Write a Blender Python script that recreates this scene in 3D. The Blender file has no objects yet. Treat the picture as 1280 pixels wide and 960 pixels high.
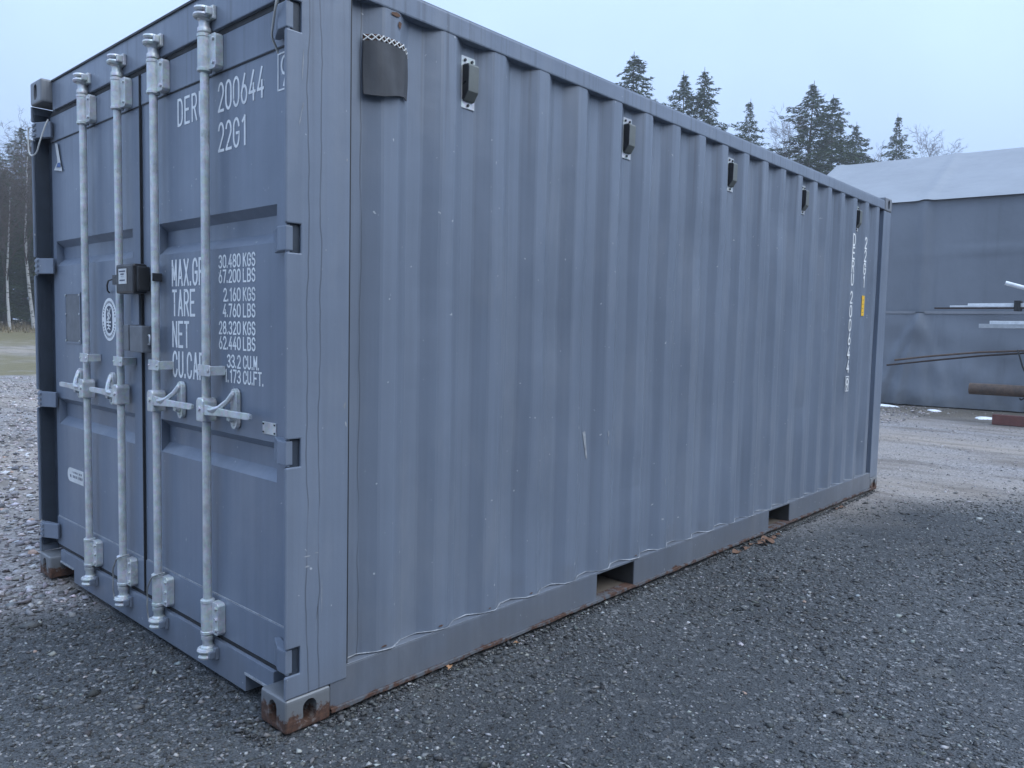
import bpy, bmesh, math, random
import numpy as np
from mathutils import Vector, Matrix
random.seed(7); rng = np.random.default_rng(7)
scene = bpy.context.scene
COL = scene.collection
R = math.radians

# ------------------------------------------------------------------ camera
CAM = (-1.3737, -2.2227, 1.3688); YAW, PITCH, ROLL = .73471, -.069419, .021627
f_ = Vector((math.cos(PITCH)*math.cos(YAW), math.cos(PITCH)*math.sin(YAW), math.sin(PITCH)))
r_ = Vector((math.sin(YAW), -math.cos(YAW), 0)); u_ = r_.cross(f_)
c_, s_ = math.cos(ROLL), math.sin(ROLL)
rr, uu = c_*r_+s_*u_, -s_*r_+c_*u_
cam_data = bpy.data.cameras.new('camera'); cam = bpy.data.objects.new('camera', cam_data); COL.objects.link(cam)
cam.matrix_world = Matrix(((rr.x, uu.x, -f_.x, CAM[0]), (rr.y, uu.y, -f_.y, CAM[1]), (rr.z, uu.z, -f_.z, CAM[2]), (0, 0, 0, 1)))
cam_data.sensor_width = 36; cam_data.lens = 974.52/1280*36
cam_data.clip_start = .05; cam_data.clip_end = 2000
scene.camera = cam

# ------------------------------------------------------------------ sky, soft overcast sun, exposure
SUN_EL, SUN_AZ = R(50), R(-80)            # azimuth of the brighter part of the cloud, from +x
world = bpy.data.worlds.new('World'); scene.world = world; world.use_nodes = True
nt = world.node_tree; bg = nt.nodes['Background']
sky = nt.nodes.new('ShaderNodeTexSky'); sky.sky_type = 'NISHITA'; sky.sun_disc = False
sky.sun_elevation = SUN_EL; sky.sun_rotation = R(90)-SUN_AZ; sky.air_density = 1; sky.dust_density = 4; sky.ozone_density = 2
mixw = nt.nodes.new('ShaderNodeMix'); mixw.data_type = 'RGBA'; mixw.inputs[0].default_value = .95
nt.links.new(sky.outputs[0], mixw.inputs[6]); mixw.inputs[7].default_value = (2.16, 2.95, 4.45, 1)   # cloud deck
# standard overcast sky: three times as bright overhead as at the horizon, 1 + 2 sin(elevation)
tc = nt.nodes.new('ShaderNodeTexCoord'); sp = nt.nodes.new('ShaderNodeSeparateXYZ'); nt.links.new(tc.outputs['Generated'], sp.inputs[0])
mx = nt.nodes.new('ShaderNodeMath'); mx.operation = 'MAXIMUM'; nt.links.new(sp.outputs[2], mx.inputs[0]); mx.inputs[1].default_value = 0
ma = nt.nodes.new('ShaderNodeMath'); ma.operation = 'MULTIPLY_ADD'; nt.links.new(mx.outputs[0], ma.inputs[0]); ma.inputs[1].default_value = 2; ma.inputs[2].default_value = 1
sc_ = nt.nodes.new('ShaderNodeVectorMath'); sc_.operation = 'SCALE'; nt.links.new(mixw.outputs[2], sc_.inputs[0]); nt.links.new(ma.outputs[0], sc_.inputs['Scale'])
cn = nt.nodes.new('ShaderNodeTexNoise'); nt.links.new(tc.outputs['Generated'], cn.inputs['Vector']); cn.inputs['Scale'].default_value = 2.6; cn.inputs['Detail'].default_value = 5
cr = nt.nodes.new('ShaderNodeMapRange'); nt.links.new(cn.outputs[0], cr.inputs[0]); cr.inputs[1].default_value = .3; cr.inputs[2].default_value = .7; cr.inputs[3].default_value = .93; cr.inputs[4].default_value = 1.07
s2_ = nt.nodes.new('ShaderNodeVectorMath'); s2_.operation = 'SCALE'; nt.links.new(sc_.outputs[0], s2_.inputs[0]); nt.links.new(cr.outputs[0], s2_.inputs['Scale'])
nt.links.new(s2_.outputs[0], bg.inputs[0]); bg.inputs[1].default_value = .10
sd = bpy.data.lights.new('sun', 'SUN'); sd.energy = 1.5; sd.angle = R(60); sd.color = (.90, .96, 1.0)
sun = bpy.data.objects.new('sun', sd); COL.objects.link(sun)
sun.rotation_euler = Vector((math.cos(SUN_EL)*math.cos(SUN_AZ), math.cos(SUN_EL)*math.sin(SUN_AZ), math.sin(SUN_EL))).to_track_quat('Z', 'Y').to_euler()
sun.location = (-4, -8, 12)
vs = scene.view_settings; vs.view_transform = 'Standard'; vs.look = 'None'; vs.exposure = .84; vs.gamma = 1; vs.use_curve_mapping = False
scene.cycles.max_bounces = 6; scene.cycles.diffuse_bounces = 3; scene.cycles.volume_bounces = 1

# ------------------------------------------------------------------ materials
class NT:
    def __init__(s, name):
        s.m = bpy.data.materials.new(name); s.m.use_nodes = True; s.t = s.m.node_tree; s.b = s.t.nodes['Principled BSDF']
        s.pos = s.n('ShaderNodeNewGeometry').outputs['Position']
    def n(s, t, **k):
        o = s.t.nodes.new(t)
        for a, v in k.items(): setattr(o, a, v)
        return o
    def put(s, i, v):
        if v is None: return
        if hasattr(v, 'is_output') or isinstance(v, bpy.types.NodeSocket): s.t.links.new(v, i)
        else: i.default_value = v
    def math(s, op, a, b=None, c=None, clamp=False):
        o = s.n('ShaderNodeMath', operation=op, use_clamp=clamp)
        s.put(o.inputs[0], a); s.put(o.inputs[1], b); s.put(o.inputs[2], c); return o.outputs[0]
    def scale(s, v, k):
        o = s.n('ShaderNodeVectorMath', operation='MULTIPLY'); s.put(o.inputs[0], v); o.inputs[1].default_value = k; return o.outputs[0]
    def noise(s, sc, det=3, rough=.55, k=None, vec=None):
        o = s.n('ShaderNodeTexNoise'); v = vec if vec is not None else s.pos
        s.put(o.inputs['Vector'], s.scale(v, k) if k else v)
        o.inputs['Scale'].default_value = sc; o.inputs['Detail'].default_value = det; o.inputs['Roughness'].default_value = rough
        return o.outputs[0]
    def vor(s, sc, out='Distance', feature='F1', k=None):
        o = s.n('ShaderNodeTexVoronoi', feature=feature); s.put(o.inputs['Vector'], s.scale(s.pos, k) if k else s.pos)
        o.inputs['Scale'].default_value = sc; return o.outputs[out]
    def ramp(s, v, a, b, lo=0., hi=1.):
        o = s.n('ShaderNodeMapRange'); s.put(o.inputs[0], v)
        for i, x in zip((1, 2, 3, 4), (a, b, lo, hi)): o.inputs[i].default_value = x
        return o.outputs[0]
    def mix(s, f, a, b, mode='MIX'):
        o = s.n('ShaderNodeMix', data_type='RGBA', blend_type=mode); s.put(o.inputs[0], f); s.put(o.inputs[6], c4(a)); s.put(o.inputs[7], c4(b)); return o.outputs[2]
    def xyz(s):
        o = s.n('ShaderNodeSeparateXYZ'); s.put(o.inputs[0], s.pos); return o.outputs
    def bump(s, h, dist, strength=1):
        o = s.n('ShaderNodeBump'); o.inputs['Strength'].default_value = strength; o.inputs['Distance'].default_value = dist
        s.put(o.inputs['Height'], h); s.put(s.b.inputs['Normal'], o.outputs[0])
    def fin(s, col=None, rough=.5, metal=0, spec=None):
        s.put(s.b.inputs['Base Color'], c4(col)); s.put(s.b.inputs['Roughness'], rough); s.put(s.b.inputs['Metallic'], metal)
        if spec is not None: s.b.inputs['Specular IOR Level'].default_value = spec
        return s.m
def c4(c):
    return (*c, 1) if isinstance(c, tuple) and len(c) == 3 else c
PAINT = (.166, .197, .250); RUST = (.085, .035, .02)
def paint_mat(name, base=PAINT, rust=0., lines=(), rz=.06, dirt=.0):
    m = NT(name); x, y, z = m.xyz()
    big = m.ramp(m.noise(1.1, 3), .3, .7, .90, 1.08)
    st = m.ramp(m.noise(1, 4, .6, k=(26, 26, .55)), .3, .7, .93, 1.07)
    k = m.math('MULTIPLY', big, st)
    # multiply colour by k
    comb = m.n('ShaderNodeCombineXYZ'); [m.put(comb.inputs[i], k) for i in range(3)]
    col = m.mix(1., base, comb.outputs[0], 'MULTIPLY')
    # chalky weathering and grime runs
    chalk = m.ramp(m.noise(3.2, 6, .7, k=(1, 1, .35)), .50, .75, 0, .34)
    col = m.mix(chalk, col, (.26, .275, .30))
    grime = m.ramp(m.noise(1, 5, .65, k=(38, 38, 1.0)), .64, .80, 0, .22)
    col = m.mix(grime, col, (.055, .06, .07))
    chip = m.ramp(m.noise(46, 2, .5), .745, .765, 0, .8)
    col = m.mix(chip, col, (.48, .5, .52))
    low = m.ramp(m.math('ADD', z, m.ramp(m.noise(5, 4), .3, .7, -.15, .15)), .03, .26, .25, 0)
    col = m.mix(low, col, (.13, .125, .12))
    runs = m.math('MULTIPLY', m.ramp(z, 1.9, 2.5, 0, .55), m.ramp(m.noise(1, 4, .6, k=(34, 34, .8)), .52, .72, 0, 1))
    col = m.mix(runs, col, (.06, .065, .075))           # dirt washed down from the roof rail
    for (x0, amp, w, sd_) in lines:                      # wandering dark runs of old sealant
        v = m.n('ShaderNodeCombineXYZ'); m.put(v.inputs[2], m.math('MULTIPLY', z, 3.4)); v.inputs[0].default_value = sd_
        no = m.n('ShaderNodeTexNoise'); m.put(no.inputs['Vector'], v.outputs[0]); no.inputs['Scale'].default_value = 1; no.inputs['Detail'].default_value = 3
        off = m.ramp(no.outputs[0], .25, .75, -amp, amp)
        d = m.math('ABSOLUTE', m.math('SUBTRACT', m.math('SUBTRACT', x, x0), off))
        f = m.ramp(d, w*.4, w*.9, .6, 0)
        f = m.math('MULTIPLY', f, m.ramp(m.noise(2.2, 3, k=(.2, .2, 1)), .36, .5, .25, 1))
        col = m.mix(f, col, (.055, .06, .07))
    rgh = m.ramp(m.noise(4, 4), .3, .7, .28, .42)
    if rust > 0:
        n = m.noise(24, 6, .7)
        nb = m.noise(9, 5, .7)
        g = m.math('ADD', m.math('ADD', m.math('MULTIPLY', m.ramp(z, 0, rz, 1., 0), .42), m.math('MULTIPLY', n, rust)), m.math('MULTIPLY', nb, .5))
        f = m.ramp(g, .76, .83, 0, 1)
        rc = m.mix(m.ramp(m.noise(60, 5, .7), .3, .7), (.035, .020, .015), (.13, .062, .038)); rc = m.mix(m.ramp(m.noise(30, 4), .58, .7, 0, .5), rc, (.2, .2, .19)); col = m.mix(f, col, rc)
        rgh = m.math('MAXIMUM', rgh, m.math('MULTIPLY', f, .85))
    m.bump(m.math('ADD', m.noise(9, 3), m.math('MULTIPLY', m.noise(160, 2), .12)), .0035, .5)
    return m.fin(col, rgh)
def plain(name, col, rough=.5, metal=0, var=.15, sc=12, bump=.001, bsc=80, k=None):
    m = NT(name); f = m.noise(sc, 4, .6, k=k)
    lo = tuple(c*(1-var) for c in col); hi = tuple(min(1, c*(1+var)) for c in col)
    cc = m.mix(m.ramp(f, .3, .7), lo, hi); m.bump(m.noise(bsc, 3), bump, .5)
    return m.fin(cc, m.ramp(m.noise(sc*1.7, 3), .3, .7, max(.05, rough-.08), rough+.08), metal)
def galv_mat():
    m = NT('galvanised_steel'); v = m.vor(70, 'Color'); n = m.noise(18, 5, .65)
    g = m.mix(m.ramp(n, .3, .72), (.46, .48, .485), (.74, .77, .775)); g = m.mix(.12, g, v, 'MULTIPLY')
    g = m.mix(m.ramp(m.noise(7, 5, .7), .62, .74, 0, .6), g, (.15, .145, .13)); m.bump(m.noise(90, 3), .0008, .6)
    return m.fin(g, m.ramp(n, .3, .7, .30, .5), .35)
def worn_white():
    m = NT('white_lettering'); c = m.mix(m.ramp(m.noise(30, 4), .3, .7), (.74, .75, .75), (.86, .87, .86))
    c = m.mix(m.ramp(m.noise(55, 6, .75), .60, .66, 0, .75), c, PAINT); c = m.mix(m.ramp(m.noise(9, 4), .5, .7, 0, .25), c, (.35, .37, .4)); return m.fin(c, .55)
def rust_mat(name, a=(.07, .038, .026), b=(.15, .08, .05)):
    m = NT(name); c = m.mix(m.ramp(m.noise(14, 6, .7), .3, .7), a, b); m.bump(m.noise(70, 4), .002, .7); return m.fin(c, .82)
def ground_mat():
    m = NT('yard_ground'); x, y, z = m.xyz()
    wob = m.ramp(m.noise(.9, 5, .6), .2, .8, -1., 1.)
    # tarry dark regrind lies in front of and beside the container
    a = m.ramp(m.math('ADD', m.math('ADD', m.math('MULTIPLY', x, .34), y), m.math('MULTIPLY', wob, .55)), 1.25, 1.75, 1, 0)
    bx = m.ramp(m.math('ADD', m.math('ADD', x, m.math('MULTIPLY', y, 2.2)), m.math('MULTIPLY', wob, .9)), 3.6, 5.4, 1, 0)
    a2 = m.ramp(m.math('SUBTRACT', m.math('ADD', y, m.math('MULTIPLY', wob, .3)), m.math('MULTIPLY', x, .25)), 1.60, 2.25, 1, 0)
    dark = m.math('MULTIPLY', a2, bx)
    s1 = m.vor(150, 'Color'); s2 = m.vor(70, 'Color')
    sx = m.n('ShaderNodeSeparateColor'); m.put(sx.inputs[0], s1); sy = m.n('ShaderNodeSeparateColor'); m.put(sy.inputs[0], s2)
    dk = m.mix(m.ramp(sx.outputs[0], .0, 1.), (.023, .026, .028), (.10, .106, .11))
    dk = m.mix(m.ramp(sy.outputs[1], .9, .92, 0, 1), dk, (.20, .20, .20))
    dk = m.mix(m.ramp(m.noise(1.7, 5, .6), .35, .75, 0, .45), dk, (.082, .084, .086))
    dk = m.mix(m.ramp(m.noise(.55, 5, .6, k=(.5, 1.2, 1)), .46, .66, 0, .55), dk, (.028, .031, .034))     # damp patches
    dk = m.mix(m.ramp(m.noise(2.6, 6, .7), .58, .72, 0, .5), dk, (.12, .115, .105))     # dusty fines
    gr = m.mix(m.ramp(sy.outputs[0], 0, 1), (.10, .094, .092), (.36, .34, .33))
    gr = m.mix(m.ramp(m.noise(.35, 5, .6, k=(1.6, .5, 1)), .4, .62, 0, .85), gr, (.30, .255, .21))
    gr = m.mix(m.ramp(m.noise(1.3, 5, .65, k=(1.8, .45, 1)), .48, .64, 0, .75), gr, (.13, .108, .088))
    mossy = m.ramp(m.math('ADD', x, wob), 13.2, 14.6, 0, .8)
    gr = m.mix(m.math('MULTIPLY', mossy, m.ramp(y, 8, 9, 1, 0)), gr, m.mix(m.noise(6, 4), (.05, .05, .042), (.12, .10, .07)))
    col = m.mix(dark, gr, dk)
    # meadow, a pale track and the brown verge on the forest side
    far = m.math('ADD', y, m.math('MULTIPLY', m.ramp(m.noise(.5, 5, .65), .2, .8, -1., 1.), 5.))
    grass = m.mix(m.noise(2.5, 6, .7), (.085, .078, .035), (.20, .165, .085))
    grass = m.mix(m.ramp(far, 52, 58, 0, .7), grass, (.12, .085, .05))
    fg = m.math('MULTIPLY', m.ramp(far, 18.5, 20.5, 0, 1), m.math('SUBTRACT', 1, m.math('MULTIPLY', m.ramp(far, 26, 31, 0, .8), m.ramp(far, 33, 39, 1, 0))))
    col = m.mix(fg, col, grass)
    h = m.math('ADD', m.math('MULTIPLY', m.vor(110), .6), m.math('ADD', m.noise(45, 4), m.math('MULTIPLY', m.noise(7, 4), 1.2)))
    m.bump(h, .012, .8)
    return m.fin(col, .78, 0, .35)
def attr_mat(name, rough=.75, spec=.35):
    m = NT(name); a = m.n('ShaderNodeAttribute'); a.attribute_name = 'tint'
    c = m.mix(m.ramp(m.noise(120, 3), .3, .7, 0, .35), a.outputs['Color'], (.06, .06, .06)); return m.fin(c, rough, 0, spec)
def tarp_mat(name, base, k=1.):
    m = NT(name); x, y, z = m.xyz()
    c = m.mix(m.ramp(m.noise(.8, 5, .6, k=(1, 1, .5)), .3, .7), tuple(v*.88 for v in base), tuple(v*1.1 for v in base))
    c = m.mix(m.ramp(m.noise(1, 5, .6, k=(6, 6, .5)), .55, .75, 0, .25), c, tuple(v*.55 for v in base))
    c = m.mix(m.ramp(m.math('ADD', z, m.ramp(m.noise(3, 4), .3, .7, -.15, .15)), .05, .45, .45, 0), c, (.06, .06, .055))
    m.bump(m.math('ADD', m.noise(2.2, 4, k=(1, 1, .6)), m.math('MULTIPLY', m.noise(.9, 2), 1.5)), .03, .5); return m.fin(c, .48)
def leaf_mat(name, a, b, sc=.9):
    m = NT(name); oi = m.n('ShaderNodeObjectInfo')
    c = m.mix(m.ramp(m.noise(sc, 4, .7), .3, .7), a, b); return m.fin(c, .7, 0, .2)
def birch_mat():
    m = NT('birch_bark'); x, y, z = m.xyz()
    marks = m.ramp(m.noise(1, 4, .6, k=(3, 3, 9)), .55, .62, 0, .85)
    c = m.mix(marks, (.45, .44, .42), (.05, .045, .04)); return m.fin(c, .8)
M = dict(
 paint=paint_mat('blue_grey_paint'), post=paint_mat('blue_grey_post_paint', lines=((.082, .010, .0036, 1.7), (.128, .011, .0036, 9.2))),
 panel=paint_mat('blue_grey_panel_paint', tuple(v*.93 for v in PAINT), lines=((.318, .008, .003, 4.4),)),
 rail=paint_mat('blue_grey_rail_paint', (.128, .145, .175), rust=.48, rz=.075), cast=paint_mat('corner_casting_paint', (.17, .18, .19), rust=.66, rz=.115),
 cast_top=paint_mat('upper_casting_paint', (.17, .18, .195)),
 navyseal=plain('dark_navy_seal', (.030, .040, .056), .5), pocket=plain('dark_pocket_steel', (.035, .034, .033), .8), flange=paint_mat('rusty_flange_paint', (.12, .13, .145), rust=.40, rz=.16), galv=galv_mat(), black=plain('black_rubber', (.018, .019, .021), .6), darkp=plain('dark_plastic', (.022, .022, .024), .35), vent=plain('olive_grey_plastic', (.13, .14, .13), .45),
 flap=plain('dark_grey_sheet', (.055, .058, .065), .75, k=(3, 3, .4)), white=worn_white(), bead=plain('pale_weld_paint', (.29, .305, .325), .6, var=.35, sc=20),
 grey=plain('painted_steel_grey', (.13, .14, .155), .45), sticker=plain('white_sticker', (.62, .63, .62), .4), blue=plain('blue_print', (.05, .12, .32), .4), navy=plain('navy_print', (.06, .075, .11), .5), yellow=plain('yellow_label', (.85, .50, .03), .45),
 rust=rust_mat('rust'), rustp=rust_mat('rusty_pipe_steel', (.06, .045, .037), (.13, .085, .06)), redp=plain('red_primer', (.14, .052, .042), .6), brown=rust_mat('brown_flat_bar', (.03, .022, .02), (.06, .04, .034)),
 whitep=plain('white_pipe_paint', (.66, .68, .69), .4), zinc=plain('zinc_profile', (.42, .44, .45), .4, .3), ply=plain('worn_plywood', (.14, .115, .09), .8, sc=9),
 cord=plain('pale_cord', (.55, .55, .52), .8), wire=plain('steel_wire', (.36, .36, .35), .45, .6), snow=plain('old_snow', (.80, .82, .84), .7, var=.06),
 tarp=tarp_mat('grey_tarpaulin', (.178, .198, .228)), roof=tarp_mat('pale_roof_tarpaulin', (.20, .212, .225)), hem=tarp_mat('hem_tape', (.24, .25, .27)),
 ground=ground_mat(), chip=attr_mat('crushed_stone'), bark=plain('spruce_bark', (.075, .058, .047), .9, sc=6), birch=birch_mat(), twig=plain('birch_twigs', (.07, .052, .046), .85),
 needles=leaf_mat('spruce_needles', (.020, .036, .016), (.055, .080, .036)), dry=plain('dry_grass', (.16, .125, .07), .85), leafd=plain('fallen_leaf', (.33, .17, .08), .7), leafb=plain('brown_leaf', (.14, .075, .045), .75),
)

# ------------------------------------------------------------------ mesh helpers
WLOC = {}
def wloc(o): return WLOC.get(o.name, Vector((0, 0, 0))) if o else Vector((0, 0, 0))
def empty(name, loc, label=None, cat=None, group=None):
    o = bpy.data.objects.new(name, None); COL.objects.link(o); o.location = loc; o.empty_display_size = .1
    WLOC[o.name] = Vector(loc); tag(o, label, cat, group); return o
def tag(o, label=None, cat=None, group=None, kind=None):
    if label: o['label'] = label
    if cat: o['category'] = cat
    if group: o['group'] = group
    if kind: o['kind'] = kind
    return o
class MB:
    def __init__(s): s.v = []; s.f = []
    def add(s, vs, fs):
        n = len(s.v); s.v += [tuple(v) for v in vs]; s.f += [tuple(i+n for i in f) for f in fs]; return s
    def box(s, x0, x1, y0, y1, z0, z1):
        return s.add([(x0, y0, z0), (x1, y0, z0), (x1, y1, z0), (x0, y1, z0), (x0, y0, z1), (x1, y0, z1), (x1, y1, z1), (x0, y1, z1)],
                     [(0, 3, 2, 1), (4, 5, 6, 7), (0, 1, 5, 4), (1, 2, 6, 5), (2, 3, 7, 6), (3, 0, 4, 7)])
    def tube(s, pts, r, n=10, caps=True):
        pts = [Vector(p) for p in pts]; rs = r if hasattr(r, '__len__') else [r]*len(pts)
        base = len(s.v); prev = None
        for i, p in enumerate(pts):
            t = (pts[min(i+1, len(pts)-1)]-pts[max(i-1, 0)]).normalized()
            if prev is None:
                a = t.cross(Vector((0, 0, 1)));  a = a if a.length > .05 else t.cross(Vector((1, 0, 0)))
            else: a = prev-t*prev.dot(t)
            a.normalize(); prev = a; b = t.cross(a)
            for k in range(n):
                w = 2*math.pi*k/n; s.v.append(tuple(p+(a*math.cos(w)+b*math.sin(w))*rs[i]))
        for i in range(len(pts)-1):
            for k in range(n):
                k2 = (k+1) % n; s.f.append((base+i*n+k, base+i*n+k2, base+(i+1)*n+k2, base+(i+1)*n+k))
        if caps:
            s.f.append(tuple(base+k for k in range(n))[::-1]); s.f.append(tuple(base+(len(pts)-1)*n+k for k in range(n)))
        return s
    def lathe(s, c, prof, n=16):                       # prof: (r, z) from bottom to top, about the vertical axis through c
        return s.tube([(c[0], c[1], c[2]+z) for r, z in prof], [max(r, .0004) for r, z in prof], n)
    def prism(s, poly, axis, a, b):                    # polygon (2d) extruded along an axis
        def P(q, t): return {'x': (t, q[0], q[1]), 'y': (q[0], t, q[1]), 'z': (q[0], q[1], t)}[axis]
        n = len(poly); return s.add([P(q, a) for q in poly]+[P(q, b) for q in poly],
            [tuple(range(n))[::-1], tuple(range(n, 2*n))]+[(i, (i+1) % n, n+(i+1) % n, n+i) for i in range(n)])
    def build(s, name, mat, parent=None, bevel=0, smooth=False, origin=None, seg=2):
        vs = np.array(s.v, float); c = Vector(origin) if origin is not None else Vector((vs.min(0)+vs.max(0))/2)
        me = bpy.data.meshes.new(name); me.from_pydata((vs-np.array(c)).tolist(), [], s.f); me.update()
        bm = bmesh.new(); bm.from_mesh(me); bmesh.ops.recalc_face_normals(bm, faces=bm.faces)
        if bevel:
            es = [e for e in bm.edges if len(e.link_faces) == 2 and e.calc_face_angle(0) > .5]
            bmesh.ops.bevel(bm, geom=es, offset=bevel, segments=seg, affect='EDGES', profile=.6, clamp_overlap=True)
        bm.to_mesh(me); bm.free()
        if smooth:
            for p in me.polygons: p.use_smooth = True
            me.set_sharp_from_angle(angle=R(40))
        o = bpy.data.objects.new(name, me); COL.objects.link(o); me.materials.append(M[mat])
        o.location = c-wloc(parent)
        if parent: o.parent = parent
        WLOC[o.name] = c; return o
def npmesh(name, V, F, mat, parent=None, loc=(0, 0, 0), tint=None, smooth=False):
    """V (n,3), F (m,k) numpy; loc is the world origin"""
    V = np.asarray(V, np.float32); F = np.asarray(F, np.int32); k = F.shape[1]
    me = bpy.data.meshes.new(name); me.vertices.add(len(V)); me.vertices.foreach_set('co', (V-np.array(loc, np.float32)).ravel())
    me.loops.add(F.size); me.loops.foreach_set('vertex_index', F.ravel()); me.polygons.add(len(F))
    me.polygons.foreach_set('loop_start', np.arange(0, F.size, k, dtype=np.int32)); me.polygons.foreach_set('loop_total', np.full(len(F), k, np.int32))
    me.update(calc_edges=True); me.validate()
    if tint is not None:
        at = me.color_attributes.new('tint', 'FLOAT_COLOR', 'POINT'); at.data.foreach_set('color', np.c_[tint, np.ones(len(tint))].astype(np.float32).ravel())
    if smooth: me.polygons.foreach_set('use_smooth', np.ones(len(F), bool))
    me.materials.append(M[mat]); o = bpy.data.objects.new(name, me); COL.objects.link(o)
    o.location = Vector(loc)-wloc(parent)
    if parent: o.parent = parent
    WLOC[o.name] = Vector(loc); return o

# ------------------------------------------------------------------ lettering (own stroke alphabet)
def arc(cx, cy, rx, ry, a0, a1, n=9): return [(cx+rx*math.cos(R(a0+(a1-a0)*i/n)), cy+ry*math.sin(R(a0+(a1-a0)*i/n))) for i in range(n+1)]
OVAL = arc(.5, .68, .5, .32, 0, 180)+arc(.5, .32, .5, .32, 180, 360)+[(1, .68)]
GL = {'0': [OVAL], '1': [[(.2, .84), (.62, 1), (.62, 0)]], '2': [arc(.5, .70, .47, .30, 165, -25)+[(.02, 0), (1, 0)]],
 '3': [arc(.47, .75, .47, .25, 160, -90), arc(.47, .25, .53, .25, 90, -160)], '4': [[(.72, 1), (0, .28), (1, .28)], [(.74, .55), (.74, 0)]],
 '6': [arc(.5, .30, .48, .30, 0, 360, 16), [(.04, .38), (.62, 1)]], '7': [[(0, 1), (1, 1), (.35, 0)]], '8': [arc(.5, .76, .42, .24, 0, 360, 14), arc(.5, .26, .5, .26, 0, 360, 14)],
 '9': [arc(.5, .70, .48, .30, 0, 360, 16), [(.96, .62), (.4, 0)]],
 'A': [[(0, 0), (.5, 1), (1, 0)], [(.18, .3), (.82, .3)]], 'B': [[(0, 0), (0, 1), (.55, 1)]+arc(.55, .76, .4, .24, 90, -90)+[(0, .52)], arc(.55, .26, .45, .26, 90, -90)+[(0, 0)]],
 'C': [arc(.5, .68, .5, .32, 10, 180)+arc(.5, .32, .5, .32, 180, 350)], 'D': [[(0, 0), (0, 1), (.4, 1)]+arc(.45, .68, .55, .32, 90, 0)+arc(.45, .32, .55, .32, 0, -90)+[(0, 0)]],
 'E': [[(1, 1), (0, 1), (0, 0), (1, 0)], [(0, .52), (.8, .52)]], 'F': [[(1, 1), (0, 1), (0, 0)], [(0, .52), (.8, .52)]], 'G': [arc(.5, .68, .5, .32, 10, 180)+arc(.5, .32, .5, .32, 180, 360)+[(1, .48), (.55, .48)]],
 'K': [[(0, 0), (0, 1)], [(.95, 1), (.05, .45)], [(.3, .6), (1, 0)]], 'L': [[(0, 1), (0, 0), (.9, 0)]], 'M': [[(0, 0), (0, 1), (.5, .25), (1, 1), (1, 0)]], 'N': [[(0, 0), (0, 1), (1, 0), (1, 1)]],
 'P': [[(0, 0), (0, 1), (.55, 1)]+arc(.55, .73, .45, .27, 90, -90)+[(0, .46)]], 'R': [[(0, 0), (0, 1), (.55, 1)]+arc(.55, .75, .43, .25, 90, -90)+[(0, .5)], [(.5, .5), (1, 0)]],
 'S': [arc(.5, .74, .48, .26, 15, 250)+arc(.5, .26, .5, .26, 80, -165)], 'T': [[(0, 1), (1, 1)], [(.5, 1), (.5, 0)]], 'U': [[(0, 1), (0, .3)]+arc(.5, .3, .5, .3, 180, 360)+[(1, 1)]],
 'X': [[(0, 0), (1, 1)], [(0, 1), (1, 0)]], '.': [[(.0, .0), (.0, .09)]]}
def strokes(mb, polys, to3, hw, lift):
    cut = []
    for pl in polys:                                     # break the stroke at sharp corners
        cur = [pl[0]]
        for i in range(1, len(pl)-1):
            cur.append(pl[i]); a = Vector(pl[i])-Vector(pl[i-1]); b = Vector(pl[i+1])-Vector(pl[i])
            if a.length and b.length and a.normalized().dot(b.normalized()) < .6: cut.append(cur); cur = [pl[i]]
        cur.append(pl[-1]); cut.append(cur)
    polys = cut
    for j, pl in enumerate(polys):
        q = [Vector(a) for a in pl]; n = len(q); vs = []
        closed = n > 3 and (q[0]-q[-1]).length < 1e-6
        for i in range(n):
            if closed: a, b = q[i-1] if i else q[-2], q[i+1] if i < n-1 else q[1]
            else: a, b = q[max(i-1, 0)], q[min(i+1, n-1)]
            d0 = (q[i]-a); d1 = (b-q[i]); d0 = d0.normalized() if d0.length else d1.normalized(); d1 = d1.normalized() if d1.length else d0
            t = d0+d1; t = t.normalized() if t.length > .01 else d0
            nn = Vector((-t.y, t.x)); m = 1/max(.45, abs(nn.dot(Vector((-d0.y, d0.x)))))
            e = Vector((0, 0))
            if not closed and i == 0: e = -d1*hw*.8
            if not closed and i == n-1: e = d0*hw*.8
            vs += [q[i]+e+nn*hw*m, q[i]+e-nn*hw*m]
        mb.add([to3(v.x, v.y, lift+.00012*j) for v in vs], [(2*i, 2*i+1, 2*i+3, 2*i+2) for i in range(n-1)])
def text(mb, s, h, w, adv, to3, hw, lift=.0012):
    x = 0
    for ch in s:
        if ch == ' ': x += adv*.55; continue
        strokes(mb, [[(x+a*w, b*h) for a, b in pl] for pl in GL[ch]], to3, hw, lift); x += adv*(.42 if ch == '.' else .86 if ch == '1' else 1)
    return x

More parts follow.
